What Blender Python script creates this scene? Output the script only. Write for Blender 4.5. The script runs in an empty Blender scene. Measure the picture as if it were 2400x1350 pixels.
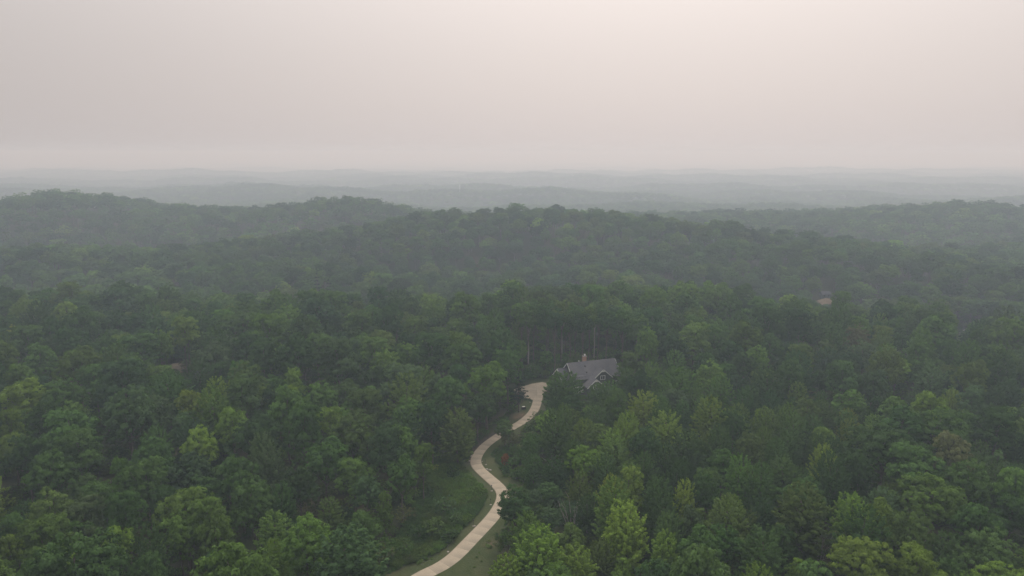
import bpy, math, random
import numpy as np

# ------------------------------------------------------------------ camera, sky, sun, exposure
scene = bpy.context.scene
COL = scene.collection
R = math.radians
CAM_Z, PITCH, F = 87.0, R(10.8), 1652.0          # F: focal length in pixels of a 2400 px wide frame
cam_d = bpy.data.cameras.new('camera')
cam_d.sensor_width = 36.0
cam_d.lens = 36.0 * F / 2400.0
cam_d.clip_start, cam_d.clip_end = 1.0, 60000.0
cam = bpy.data.objects.new('camera', cam_d)
cam.location = (0, 0, CAM_Z)
cam.rotation_euler = (math.pi / 2 - PITCH, 0, 0)
COL.objects.link(cam)
scene.camera = cam

SUN_EL, SUN_AZ = R(44), R(14)                      # azimuth clockwise from +Y
sun_dir = (math.sin(SUN_AZ) * math.cos(SUN_EL), math.cos(SUN_AZ) * math.cos(SUN_EL), math.sin(SUN_EL))
world = bpy.data.worlds.new('World')
scene.world = world
world.use_nodes = True
nt = world.node_tree
nt.nodes.clear()
N = nt.nodes.new
L = nt.links.new
tc = N('ShaderNodeTexCoord')
nrm = N('ShaderNodeVectorMath'); nrm.operation = 'NORMALIZE'
L(tc.outputs['Generated'], nrm.inputs[0])
sep = N('ShaderNodeSeparateXYZ'); L(nrm.outputs[0], sep.inputs[0])
ramp = N('ShaderNodeMapRange'); ramp.interpolation_type = 'SMOOTHSTEP'
ramp.inputs['From Min'].default_value = -0.02
ramp.inputs['From Max'].default_value = 0.24
L(sep.outputs['Z'], ramp.inputs['Value'])
smoke = N('ShaderNodeMix'); smoke.data_type = 'RGBA'
smoke.inputs[6].default_value = (0.415, 0.382, 0.374, 1)
smoke.inputs[7].default_value = (0.43, 0.402, 0.392, 1)
L(ramp.outputs[0], smoke.inputs[0])
zen = N('ShaderNodeMapRange'); zen.interpolation_type = 'SMOOTHSTEP'
zen.inputs['From Min'].default_value = 0.10; zen.inputs['From Max'].default_value = 0.95
L(sep.outputs['Z'], zen.inputs['Value'])
smoke2 = N('ShaderNodeMix'); smoke2.data_type = 'RGBA'                # sky overhead raised above the band in view, to brighten the treetops
smoke2.inputs[7].default_value = (1.24, 1.18, 1.13, 1)
L(zen.outputs[0], smoke2.inputs[0]); L(smoke.outputs[2], smoke2.inputs[6])
dot = N('ShaderNodeVectorMath'); dot.operation = 'DOT_PRODUCT'
dot.inputs[1].default_value = sun_dir
L(nrm.outputs[0], dot.inputs[0])
mx = N('ShaderNodeMath'); mx.operation = 'MAXIMUM'; mx.inputs[1].default_value = 0
L(dot.outputs['Value'], mx.inputs[0])
pw = N('ShaderNodeMath'); pw.operation = 'POWER'; pw.inputs[1].default_value = 3.0
L(mx.outputs[0], pw.inputs[0])
glow = N('ShaderNodeMix'); glow.data_type = 'RGBA'; glow.blend_type = 'ADD'
glow.inputs[7].default_value = (0.51, 0.438, 0.405, 1)
L(pw.outputs[0], glow.inputs[0]); L(smoke2.outputs[2], glow.inputs[6])
sky = N('ShaderNodeTexSky'); sky.sky_type = 'NISHITA'; sky.sun_disc = False
sky.sun_elevation, sky.sun_rotation = SUN_EL, SUN_AZ
sky.dust_density, sky.air_density = 8.0, 1.0
b1 = N('ShaderNodeBackground'); b1.inputs[1].default_value = 0.05
b2 = N('ShaderNodeBackground'); b2.inputs[1].default_value = 1.0
L(sky.outputs[0], b1.inputs[0]); L(glow.outputs[2], b2.inputs[0])
mixb = N('ShaderNodeMixShader'); mixb.inputs[0].default_value = 0.9   # smoke veils most of the clear sky
L(b1.outputs[0], mixb.inputs[1]); L(b2.outputs[0], mixb.inputs[2])
wo = N('ShaderNodeOutputWorld'); L(mixb.outputs[0], wo.inputs['Surface'])

sun_l = bpy.data.lights.new('sun', 'SUN')
sun_l.energy, sun_l.angle, sun_l.color = 1.5, R(12), (1.0, 0.90, 0.80)
sun_o = bpy.data.objects.new('sun', sun_l)
sun_o.rotation_euler = (math.pi / 2 - SUN_EL, 0, math.pi - SUN_AZ)
sun_o.location = (0, 0, 300)
COL.objects.link(sun_o)

vs = scene.view_settings
vs.view_transform, vs.look, vs.exposure, vs.gamma, vs.use_curve_mapping = 'Standard', 'None', 0.3, 1.0, False
cy = scene.cycles
cy.max_bounces, cy.diffuse_bounces, cy.glossy_bounces, cy.transmission_bounces = 5, 3, 1, 3
cy.volume_bounces, cy.transparent_max_bounces = 1, 8
cy.use_denoising = True
cy.use_adaptive_sampling = True
cy.adaptive_threshold = 0.01
cy.caustics_reflective = cy.caustics_refractive = False
cy.sample_clamp_indirect = 4.0

rng = np.random.default_rng(7)
random.seed(7)
CT, ST = math.cos(PITCH), math.sin(PITCH)

# ------------------------------------------------------------------ terrain
def sstep(a, b, x):
    t = np.clip((x - a) / (b - a), 0, 1)
    return t * t * (3 - 2 * t)

HILLS = [  # x, y, half-width along, half-width across, direction in degrees, height
    (-30, 650, 150, 85, 0, 26), (90, 640, 120, 90, -18, 16), (215, 560, 130, 85, -30, 17), (105, 830, 70, 70, 0, 17),
    (-540, 860, 100, 150, 0, 29), (-330, 880, 170, 130, 0, 17), (-190, 840, 80, 110, -10, 25), (-640, 800, 150, 150, 0, 14),
    (-230, 620, 200, 120, 20, 8),
    (330, 900, 180, 120, 0, 10), (560, 900, 120, 130, 0, 15), (720, 860, 200, 150, 0, 11),
    (430, 600, 150, 120, 0, 6),
    (-440, 520, 130, 50, 12, 14), (-150, 490, 95, 40, -15, 10), (330, 455, 100, 45, -12, 13), (120, 500, 80, 40, 10, 6),
    (-130, 745, 170, 55, 14, -24), (-430, 670, 200, 65, 8, -19), (280, 730, 190, 65, -12, -24), (-20, 540, 130, 35, 5, -8),
    (60, 190, 60, 60, 0, 1.5), (-110, 250, 90, 70, 0, 2.0),
    (150, 175, 90, 60, 0, 3.0),
]
WAVES = [(rng.uniform(0, 2 * math.pi), w, a, rng.uniform(0, 6.28)) for w, a in
         ((38, .25), (61, .35), (90, .5), (140, .8), (210, 1.2))]
FARW = [(rng.uniform(-0.5, 0.5) + math.pi / 2 * (i % 3 != 0), w, a, rng.uniform(0, 6.28)) for i, (w, a) in
        enumerate(((300, 4), (410, 5.5), (560, 6.5), (760, 7), (1050, 7), (1700, 8)))]

def terrain(x, y):
    x = np.asarray(x, float); y = np.asarray(y, float)
    edge = 330 - 85 * sstep(60, 260, x) + 14 * np.sin(x / 70.0) + 10 * np.sin(x / 31.0 + 1)          # where the near plateau drops off
    h = -23 * sstep(0, 115, y - edge) + 6 * sstep(440, 600, y)
    h = h - 36 * sstep(930, 1450, y)
    for cx, cyy, sx, sy, ang, amp in HILLS:
        c, s = math.cos(R(ang)), math.sin(R(ang))
        u = ((x - cx) * c + (y - cyy) * s) / sx
        v = (-(x - cx) * s + (y - cyy) * c) / sy
        h = h + amp * np.exp(-(u * u + v * v))
    flat = sstep(8, 60, np.hypot((x - 5) / 1.0, np.maximum(np.abs(y - 200) - 70, 0)))
    for ang, w, a, ph in WAVES:
        h = h + a * flat * np.sin((x * math.cos(ang) + y * math.sin(ang)) * 2 * math.pi / w + ph)
    far = sstep(1150, 1900, y) + sstep(900, 1700, np.abs(x))
    for ang, w, a, ph in FARW:
        h = h + a * np.clip(far, 0, 1) * np.sin((x * math.cos(ang) + y * math.sin(ang)) * 2 * math.pi / w + ph)
    h = h + 4.0 * sstep(215, 275, y) * np.exp(-((x - 15) / 60.0) ** 2) * (1 - sstep(300, 360, y))
    return h

def tz(x, y):
    return float(terrain(x, y))

def project(x, y, z):
    x = np.asarray(x, float); y = np.asarray(y, float); z = np.asarray(z, float) - CAM_Z
    D = y * CT - z * ST
    U = y * ST + z * CT
    return 1200 + F * x / D, 675 - F * U / D, D

def survey(px, py, h=0.0):
    """Ground point whose point h metres above it was measured on bearing px, py."""
    rx, ry, rz = (px - 1200) / F, CT + (675 - py) / F * ST, -ST + (675 - py) / F * CT
    t = (CAM_Z - h) / -rz
    for _ in range(40):
        t = 0.5 * t + 0.5 * (CAM_Z - h - tz(rx * t, ry * t)) / -rz
    return rx * t, ry * t

# ------------------------------------------------------------------ helpers
def link(name, me, mat=None, parent=None, loc=None):
    o = bpy.data.objects.new(name, me)
    COL.objects.link(o)
    if mat is not None and me is not None and not len(me.materials):
        me.materials.append(mat)
    if parent is not None:
        o.parent = parent
    if loc is not None:
        o.location = loc
    return o

def tag(o, label=None, cat=None, group=None, kind=None):
    for k, v in (('label', label), ('category', cat), ('group', group), ('kind', kind)):
        if v is not None:
            o[k] = v
    return o

def mesh_arrays(name, V, Q, smooth=False):
    """Mesh from an (n,3) vertex array and a (m,k) face array."""
    me = bpy.data.meshes.new(name)
    V = np.asarray(V, np.float32); Q = np.asarray(Q, np.int32)
    k = Q.shape[1]
    me.vertices.add(len(V)); me.vertices.foreach_set('co', V.ravel())
    me.loops.add(Q.size); me.loops.foreach_set('vertex_index', Q.ravel())
    me.polygons.add(len(Q))
    me.polygons.foreach_set('loop_start', np.arange(0, Q.size, k, dtype=np.int32))
    if smooth:
        me.polygons.foreach_set('use_smooth', np.ones(len(Q), bool))
    me.update(calc_edges=True)
    return me

def mesh_poly(name, V, faces):
    me = bpy.data.meshes.new(name)
    me.from_pydata([tuple(v) for v in V], [], faces)
    me.update()
    return me

class MB:
    """Collects simple solids into one mesh."""
    def __init__(self): self.v, self.f = [], []
    def solid(self, pts, faces):
        b = len(self.v); self.v += [tuple(p) for p in pts]
        self.f += [tuple(b + i for i in f) for f in faces]
    def box(self, x0, x1, y0, y1, z0, z1):
        self.solid([(x, y, z) for z in (z0, z1) for y in (y0, y1) for x in (x0, x1)],
                   [(0, 2, 3, 1), (4, 5, 7, 6), (0, 1, 5, 4), (2, 6, 7, 3), (0, 4, 6, 2), (1, 3, 7, 5)])
    def slab(self, quad, t):
        """A quad (4 points) given thickness t along its normal."""
        q = [np.array(p, float) for p in quad]
        n = np.cross(q[1] - q[0], q[3] - q[0]); n = n / np.linalg.norm(n) * t
        self.solid([*q, *[p - n for p in q]], [(0, 1, 2, 3), (7, 6, 5, 4), (0, 4, 5, 1), (1, 5, 6, 2), (2, 6, 7, 3), (3, 7, 4, 0)])
    def bar(self, a, b, w, h, up=(0, 0, 1)):
        a, b = np.array(a, float), np.array(b, float)
        d = b - a; d /= np.linalg.norm(d)
        s = np.cross(d, up); s = s / np.linalg.norm(s) * w / 2
        u = np.cross(s, d); u = u / np.linalg.norm(u) * h / 2
        p = [a - s - u, a + s - u, a + s + u, a - s + u, b - s - u, b + s - u, b + s + u, b - s + u]
        self.solid(p, [(0, 3, 2, 1), (4, 5, 6, 7), (0, 1, 5, 4), (1, 2, 6, 5), (2, 3, 7, 6), (3, 0, 4, 7)])
    def lathe(self, prof, n=10, c=(0, 0)):
        b = len(self.v)
        for r, z in prof:
            for i in range(n):
                a = 2 * math.pi * i / n
                self.v.append((c[0] + r * math.cos(a), c[1] + r * math.sin(a), z))
        for j in range(len(prof) - 1):
            for i in range(n):
                k = (i + 1) % n
                self.f.append((b + j * n + i, b + j * n + k, b + (j + 1) * n + k, b + (j + 1) * n + i))
        self.f.append(tuple(b + i for i in range(n))[::-1])
        self.f.append(tuple(b + (len(prof) - 1) * n + i for i in range(n)))
    def build(self, name, mat, parent=None, loc=None):
        return link(name, mesh_poly(name, self.v, self.f), mat, parent, loc)

def tubes(chains, n=6):
    """Tapered tubes: chains of (point, radius)."""
    V, Q, b = [], [], 0
    for ch in chains:
        P = np.array([c[0] for c in ch], float); Rr = [c[1] for c in ch]
        T = np.gradient(P, axis=0)
        for p, r, t in zip(P, Rr, T):
            t = t / (np.linalg.norm(t) + 1e-9)
            s = np.cross(t, (0.31, 0.95, 0.05)); s /= np.linalg.norm(s)
            u = np.cross(t, s)
            for i in range(n):
                a = 2 * math.pi * i / n
                V.append(p + r * (math.cos(a) * s + math.sin(a) * u))
        for j in range(len(ch) - 1):
            for i in range(n):
                k = (i + 1) % n
                Q.append((b + j * n + i, b + j * n + k, b + (j + 1) * n + k, b + (j + 1) * n + i))
        b += len(ch) * n
    return np.array(V), np.array(Q)

# ------------------------------------------------------------------ materials
def mat_nodes(name):
    m = bpy.data.materials.new(name); m.use_nodes = True
    t = m.node_tree; t.nodes.clear()
    return m, t, t.nodes.new, t.links.new

def surface_mat(name, c1, c2, scale=3.0, rough=0.8, detail=4.0, bump=0.0, bscale=20.0, spec=0.3, c3=None, scale3=0.3, rnd=0.0):
    m, t, n, l = mat_nodes(name)
    out = n('ShaderNodeOutputMaterial'); p = n('ShaderNodeBsdfPrincipled')
    tcn = n('ShaderNodeTexCoord')
    no = n('ShaderNodeTexNoise'); no.inputs['Scale'].default_value = scale; no.inputs['Detail'].default_value = detail
    l(tcn.outputs['Object'], no.inputs['Vector'])
    mr = n('ShaderNodeMapRange'); mr.inputs[1].default_value = 0.32; mr.inputs[2].default_value = 0.68
    l(no.outputs['Fac'], mr.inputs[0])
    mx_ = n('ShaderNodeMix'); mx_.data_type = 'RGBA'
    mx_.inputs[6].default_value = (*c1, 1); mx_.inputs[7].default_value = (*c2, 1)
    l(mr.outputs[0], mx_.inputs[0])
    colr = mx_.outputs[2]
    if c3 is not None:
        no3 = n('ShaderNodeTexNoise'); no3.inputs['Scale'].default_value = scale3; no3.inputs['Detail'].default_value = 3
        l(tcn.outputs['Object'], no3.inputs['Vector'])
        m3 = n('ShaderNodeMapRange'); m3.inputs[1].default_value = 0.45; m3.inputs[2].default_value = 0.7
        l(no3.outputs['Fac'], m3.inputs[0])
        x3 = n('ShaderNodeMix'); x3.data_type = 'RGBA'; x3.inputs[7].default_value = (*c3, 1)
        l(m3.outputs[0], x3.inputs[0]); l(colr, x3.inputs[6]); colr = x3.outputs[2]
    if rnd:
        oi = n('ShaderNodeObjectInfo'); rr = n('ShaderNodeMapRange')
        rr.inputs[3].default_value = 1 - rnd; rr.inputs[4].default_value = 1 + rnd
        l(oi.outputs['Random'], rr.inputs[0])
        vm = n('ShaderNodeVectorMath'); vm.operation = 'SCALE'
        l(colr, vm.inputs[0]); l(rr.outputs[0], vm.inputs['Scale']); colr = vm.outputs[0]
    l(colr, p.inputs['Base Color'])
    p.inputs['Roughness'].default_value = rough
    p.inputs['Specular IOR Level'].default_value = spec
    if bump:
        nb = n('ShaderNodeTexNoise'); nb.inputs['Scale'].default_value = bscale; nb.inputs['Detail'].default_value = 5
        l(tcn.outputs['Object'], nb.inputs['Vector'])
        bp = n('ShaderNodeBump'); bp.inputs['Strength'].default_value = bump; bp.inputs['Distance'].default_value = 0.05
        l(nb.outputs['Fac'], bp.inputs['Height']); l(bp.outputs[0], p.inputs['Normal'])
    l(p.outputs[0], out.inputs['Surface'])
    return m

def leaf_mat(name, trans=0.22):
    m, t, n, l = mat_nodes(name)
    out = n('ShaderNodeOutputMaterial')
    at = n('ShaderNodeAttribute'); at.attribute_type = 'INSTANCER'; at.attribute_name = 'leaf_color'
    lv = n('ShaderNodeAttribute'); lv.attribute_type = 'GEOMETRY'; lv.attribute_name = 'leaf_tone'
    k = n('ShaderNodeMapRange'); k.inputs[3].default_value = 0.62; k.inputs[4].default_value = 1.42
    l(lv.outputs['Fac'], k.inputs[0])
    sc_ = n('ShaderNodeVectorMath'); sc_.operation = 'SCALE'
    l(at.outputs['Vector'], sc_.inputs[0]); l(k.outputs[0], sc_.inputs['Scale'])
    d = n('ShaderNodeBsdfDiffuse'); l(sc_.outputs[0], d.inputs['Color'])
    tr = n('ShaderNodeBsdfTranslucent')
    tm = n('ShaderNodeVectorMath'); tm.operation = 'MULTIPLY'; tm.inputs[1].default_value = (1.35, 1.45, 0.75)
    l(sc_.outputs[0], tm.inputs[0]); l(tm.outputs[0], tr.inputs['Color'])
    mxs = n('ShaderNodeMixShader'); mxs.inputs[0].default_value = trans
    l(d.outputs[0], mxs.inputs[1]); l(tr.outputs[0], mxs.inputs[2])
    l(mxs.outputs[0], out.inputs['Surface'])
    return m

M = {}
M['leaf'] = leaf_mat('foliage')
M['bark'] = surface_mat('bark', (0.075, 0.062, 0.052), (0.15, 0.13, 0.115), 2.5, 0.95)
M['deadwood'] = surface_mat('dead_wood', (0.20, 0.185, 0.165), (0.30, 0.28, 0.26), 3, 0.95)
M['concrete'] = surface_mat('drive_concrete', (0.27, 0.235, 0.18), (0.325, 0.285, 0.22), 0.8, 0.9, c3=(0.22, 0.195, 0.155), scale3=0.22, rnd=0.035, bump=0.2)
M['gravel'] = surface_mat('gravel_bed', (0.16, 0.13, 0.10), (0.22, 0.185, 0.145), 6, 0.95)
M['roof'] = surface_mat('roof_shingle', (0.066, 0.070, 0.082), (0.098, 0.101, 0.115), 2.2, 0.9, c3=(0.112, 0.112, 0.118), scale3=0.25, bump=0.4, bscale=9)
M['siding'] = surface_mat('siding', (0.075, 0.088, 0.085), (0.095, 0.108, 0.105), 1.5, 0.8)
M['trim'] = surface_mat('white_trim', (0.55, 0.57, 0.54), (0.66, 0.67, 0.64), 3, 0.6)
M['glass'] = surface_mat('window_glass', (0.02, 0.024, 0.028), (0.035, 0.04, 0.045), 2, 0.08, spec=0.6)
M['brick'] = surface_mat('chimney_brick', (0.30, 0.185, 0.14), (0.40, 0.27, 0.21), 5, 0.9)
M['metal'] = surface_mat('galvanised_metal', (0.55, 0.55, 0.54), (0.68, 0.68, 0.66), 6, 0.45)
M['dark'] = surface_mat('dark_metal', (0.03, 0.03, 0.032), (0.05, 0.05, 0.052), 6, 0.5)
M['stone'] = surface_mat('pale_stone', (0.24, 0.225, 0.20), (0.33, 0.31, 0.28), 3, 0.9)
M['white'] = surface_mat('white_paint', (0.70, 0.71, 0.70), (0.8, 0.8, 0.79), 2, 0.6)
M['lane'] = surface_mat('lane_gravel', (0.16, 0.15, 0.13), (0.22, 0.205, 0.18), 0.5, 0.95)
M['bank'] = surface_mat('earth_bank', (0.11, 0.095, 0.07), (0.16, 0.14, 0.10), 0.5, 0.95)
M['dirt'] = surface_mat('bare_earth', (0.20, 0.155, 0.105), (0.26, 0.205, 0.14), 0.5, 0.95)

def ground_mat():
    m, t, n, l = mat_nodes('ground')
    out = n('ShaderNodeOutputMaterial'); p = n('ShaderNodeBsdfPrincipled')
    tcn = n('ShaderNodeTexCoord')
    def noise(s, d=4, a=0.35, b=0.65):
        no = n('ShaderNodeTexNoise'); no.inputs['Scale'].default_value = s; no.inputs['Detail'].default_value = d
        l(tcn.outputs['Object'], no.inputs['Vector'])
        mr = n('ShaderNodeMapRange'); mr.inputs[1].default_value = a; mr.inputs[2].default_value = b
        l(no.outputs['Fac'], mr.inputs[0]); return mr.outputs[0]
    def mix(f, a, b):
        x = n('ShaderNodeMix'); x.data_type = 'RGBA'
        for s, v in ((0, f), (6, a), (7, b)):
            if isinstance(v, tuple): x.inputs[s].default_value = (*v, 1)
            elif isinstance(v, float): x.inputs[s].default_value = v
            else: l(v, x.inputs[s])
        return x.outputs[2]
    def attr(nm):
        a = n('ShaderNodeAttribute'); a.attribute_name = nm; return a.outputs['Fac']
    litter = mix(noise(0.35), (0.038, 0.036, 0.022), (0.065, 0.055, 0.035))
    litter = mix(noise(0.05, 3), litter, (0.03, 0.045, 0.02))
    lawn = mix(noise(0.5), (0.032, 0.047, 0.018), (0.055, 0.064, 0.028))
    lawn = mix(noise(0.12, 3, 0.5, 0.75), lawn, (0.078, 0.072, 0.04))
    lawn = mix(noise(5, 2), lawn, (0.042, 0.058, 0.022))
    mead = mix(noise(0.8), (0.030, 0.052, 0.02), (0.055, 0.08, 0.028))
    dirt = mix(noise(0.6), (0.105, 0.078, 0.052), (0.16, 0.12, 0.082))
    bed = mix(noise(1.5), (0.05, 0.042, 0.042), (0.085, 0.07, 0.065))
    lane = mix(noise(0.6), (0.22, 0.20, 0.175), (0.31, 0.285, 0.255))
    c = mix(attr('meadow'), litter, mead)
    c = mix(attr('lawn'), c, lawn)
    c = mix(attr('bed'), c, bed)
    c = mix(attr('dirt'), c, dirt)
    c = mix(attr('lane'), c, lane)
    c = mix(attr('far'), c, mix(noise(0.012, 6), (0.022, 0.032, 0.018), (0.05, 0.065, 0.034)))
    l(c, p.inputs['Base Color'])
    p.inputs['Roughness'].default_value = 0.95; p.inputs['Specular IOR Level'].default_value = 0.1
    bp = n('ShaderNodeBump'); bp.inputs['Strength'].default_value = 0.6; bp.inputs['Distance'].default_value = 0.15
    l(noise(2.5, 6, 0.2, 0.8), bp.inputs['Height']); l(bp.outputs[0], p.inputs['Normal'])
    l(p.outputs[0], out.inputs['Surface'])
    return m

# ------------------------------------------------------------------ plan: driveway, lawns, clearings (metres)
DRIVE_PX = [(930, 1390), (988, 1350), (1029, 1331.6), (1066, 1305.6), (1098.5, 1272.4), (1128, 1241.9), (1155.4, 1212.2), (1175, 1181), (1180, 1157.4),
            (1168, 1139.6), (1148.9, 1122.7), (1131, 1107), (1118.7, 1094), (1114.5, 1082.7), (1118.7, 1068.5), (1129.6, 1052.2), (1146, 1037.4),
            (1168, 1022), (1193, 1007), (1218.5, 992.4), (1237.8, 978), (1250, 964.8), (1257, 950), (1260, 938), (1262, 928)]
def catmull(P, step):
    P = np.array(P, float); out = []
    for i in range(len(P) - 1):
        p0, p1, p2, p3 = P[max(i - 1, 0)], P[i], P[i + 1], P[min(i + 2, len(P) - 1)]
        for t in np.linspace(0, 1, 24, endpoint=False):
            out.append(0.5 * ((2 * p1) + (-p0 + p2) * t + (2 * p0 - 5 * p1 + 4 * p2 - p3) * t * t + (-p0 + 3 * p1 - 3 * p2 + p3) * t ** 3))
    out.append(P[-1]); out = np.array(out)
    s = np.concatenate([[0], np.cumsum(np.linalg.norm(np.diff(out, axis=0), axis=1))])
    q = np.arange(0, s[-1], step)
    return np.stack([np.interp(q, s, out[:, k]) for k in range(out.shape[1])], 1)
DRIVE = catmull([survey(*p) for p in DRIVE_PX], 0.4)
kern = np.exp(-(np.arange(-12, 13) / 6.0) ** 2); kern /= kern.sum()
DRIVE = np.stack([np.convolve(np.pad(DRIVE[:, k], 12, 'reflect', reflect_type='odd'), kern, 'valid') for k in range(2)], 1)
def G(pts): return np.array([survey(*p) for p in pts])
COURT = G([(1249, 938), (1241, 934), (1222, 931), (1204, 929), (1203, 914), (1222, 907), (1247, 899.5), (1271, 896), (1292, 900), (1288, 912), (1274, 921), (1270.5, 938)])
LAWNS = [G(p) for p in (
    [(900, 1350), (1000, 1300), (1060, 1255), (1105, 1215), (1125, 1180), (1140, 1140), (1120, 1108), (1150, 1100), (1185, 1140), (1195, 1160), (1170, 1190), (1175, 1230), (1165, 1300), (1150, 1390), (850, 1390)],
    [(1118, 1085), (1128, 1055), (1160, 1032), (1205, 1008), (1215, 1015), (1180, 1060), (1185, 1095), (1235, 1135), (1225, 1150), (1185, 1150), (1140, 1115)],
    [(1190, 1000), (1205, 978), (1216, 950), (1240, 938), (1252, 940), (1248, 962), (1222, 985)],
    [(1225, 905), (1245, 894), (1300, 880), (1345, 872), (1345, 905), (1275, 905), (1250, 900)])]
MEADOWS = [G(p) for p in ([(920, 1335), (900, 1300), (950, 1230), (985, 1150), (1000, 1085), (1050, 1070), (1105, 1092), (1145, 1135), (1140, 1180), (1110, 1230), (1020, 1300)],
                          [(1230, 1140), (1260, 1130), (1330, 1140), (1350, 1180), (1330, 1230), (1270, 1230), (1230, 1180)])]
BED = G([(1100, 1070), (1104, 1055), (1130, 1030), (1165, 1010), (1190, 997), (1196, 1004), (1168, 1018), (1143, 1036), (1124, 1052), (1110, 1072), (1108, 1095), (1098, 1085)])
DIRTS = [G([(1914, 706), (1936, 700), (1950, 702), (1948, 712), (1925, 714)]), G([(393, 864), (405, 855), (432, 853), (440, 862), (425, 876), (400, 872)]),
         G([(1205, 975), (1222, 966), (1232, 968), (1226, 978), (1208, 984)]), G([(1143, 1290), (1160, 1270), (1150, 1265), (1138, 1275)])]
LANE = G([(2238, 788), (2252, 778), (2268, 769), (2266, 776), (2250, 786), (2243, 791)])

def inside(poly, x, y):
    c = np.zeros(np.shape(x), bool); n_ = len(poly); j = n_ - 1
    for i in range(n_):
        xi, yi = poly[i]; xj, yj = poly[j]
        c ^= ((yi > y) != (yj > y)) & (x < (xj - xi) * (y - yi) / (yj - yi + 1e-12) + xi)
        j = i
    return c
def drive_dist(x, y):
    D2 = DRIVE[::4]
    return np.sqrt(np.min((np.asarray(x)[..., None] - D2[:, 0]) ** 2 + (np.asarray(y)[..., None] - D2[:, 1]) ** 2, axis=-1))

# ------------------------------------------------------------------ ground: one sheet to the horizon
def axis(fine0, fine1, step, lim0, lim1, grow=1.09):
    a = list(np.arange(fine0, fine1 + 1e-6, step))
    s = step
    while a[-1] < lim1:
        s *= grow; a.append(a[-1] + s)
    s = step
    while a[0] > lim0:
        s *= grow; a.insert(0, a[0] - s)
    return np.array(a)
gx = axis(-60, 75, 1.2, -15000, 15000, 1.07)
gy = axis(110, 290, 1.2, -1500, 15000, 1.07)
GX, GY = np.meshgrid(gx, gy)
GZ = terrain(GX, GY)
nx, ny = len(gx), len(gy)
I = np.arange(nx * ny).reshape(ny, nx)
Q = np.stack([I[:-1, :-1], I[:-1, 1:], I[1:, 1:], I[1:, :-1]], -1).reshape(-1, 4)
ground_me = mesh_arrays('ground', np.stack([GX, GY, GZ], -1).reshape(-1, 3), Q, smooth=True)
def soft(polys, grow=0.0):
    r = np.zeros(GX.shape)
    for p in polys: r = np.maximum(r, inside(p, GX, GY))
    return r
near = (np.abs(GX) < 80) & (GY > 100) & (GY < 300)
dd = np.full(GX.shape, 99.0); dd[near] = drive_dist(GX[near], GY[near])
jit = 1.2 * np.sin(GX * 0.7 + 1.3 * np.sin(GY * 0.4)) + 0.8 * np.sin(GY * 0.9)
lawn = np.maximum(soft(LAWNS), 1 - sstep(3.0, 4.6, dd + jit * 0.5))
lawn = np.maximum(lawn, soft([COURT]))
def blur(a):
    b = a.copy()
    b[1:-1, 1:-1] = (a[1:-1, 1:-1] * 2 + a[:-2, 1:-1] + a[2:, 1:-1] + a[1:-1, :-2] + a[1:-1, 2:]) / 6
    return b
for nm, arr in (('lawn', blur(blur(lawn))), ('meadow', blur(soft(MEADOWS))), ('bed', blur(soft([BED]))), ('dirt', blur(soft(DIRTS))), ('lane', soft([LANE])),
                ('far', sstep(1200, 3500, np.hypot(GX, GY)))):
    at = ground_me.attributes.new(nm, 'FLOAT', 'POINT')
    at.data.foreach_set('value', arr.ravel().astype(np.float32))
tag(link('ground', ground_me, ground_mat()), 'wooded hill ground of leaf litter, mown verge and meadow grass', kind='structure')

# ------------------------------------------------------------------ driveway of concrete slabs
def ribbon(s0, s1, w0, w1, top, thick, name):
    """Solid strip of the driveway between two arc positions."""
    q = np.linspace(s0, s1, 5)
    idx = np.clip(q / 0.4, 0, len(DRIVE) - 1.001)
    i0 = idx.astype(int); fr = (idx - i0)[:, None]
    P = DRIVE[i0] * (1 - fr) + DRIVE[i0 + 1] * fr
    a = np.clip(idx - 2, 0, len(DRIVE) - 1).astype(int); b = np.clip(idx + 3, 1, len(DRIVE) - 1).astype(int)
    T = DRIVE[b] - DRIVE[a]; T /= np.linalg.norm(T, axis=1)[:, None]
    S = np.stack([T[:, 1], -T[:, 0]], 1)
    w = np.linspace(w0, w1, 5)[:, None] / 2
    V = []
    for p, s, ww in zip(P, S, w):
        zc = tz(*p)
        for k, u in ((-1, 0), (1, 0), (1, 1), (-1, 1)):
            xy = p + s * ww * k
            V.append((xy[0], xy[1], zc + top - thick * (1 - u)))
    V = np.array(V)
    Fc = []
    for i in range(4):
        o0, o1 = 4 * i, 4 * i + 4
        for k in range(4):
            Fc.append((o0 + k, o0 + (k + 1) % 4, o1 + (k + 1) % 4, o1 + k))
    Fc += [(3, 2, 1, 0), (16, 17, 18, 19)]
    return V, Fc
drive_len = 0.4 * (len(DRIVE) - 1)
def wid(s): return 3.45 - 0.45 * float(sstep(20, 75, s))
VB, FB = [], []
for k in range(int(drive_len / 3)):
    V, Fc = ribbon(3 * k, min(3 * k + 3, drive_len), wid(3 * k) + .25, wid(3 * k + 3) + .25, 0.015, 0.3, 'b')
    b = len(VB); VB += list(V); FB += [tuple(b + i for i in f) for f in Fc if len(set(f)) == 4]
drive_bed = link('driveway', mesh_poly('driveway', VB, FB), M['gravel'])
tag(drive_bed, 'winding tan concrete driveway curving up to the house', kind='structure')
s = 0.0
rs = random.Random(3)
while s < drive_len - 2:
    ln = min(3.3, drive_len - s)
    V, Fc = ribbon(s + 0.007, s + ln - 0.007, wid(s), wid(s + ln), 0.075 + rs.uniform(-.006, .006), 0.2, 'c')
    c0 = V.mean(0)
    o = link('concrete_slab', mesh_poly('concrete_slab', V - c0, Fc), M['concrete'], drive_bed, tuple(c0))
    s += ln
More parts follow.
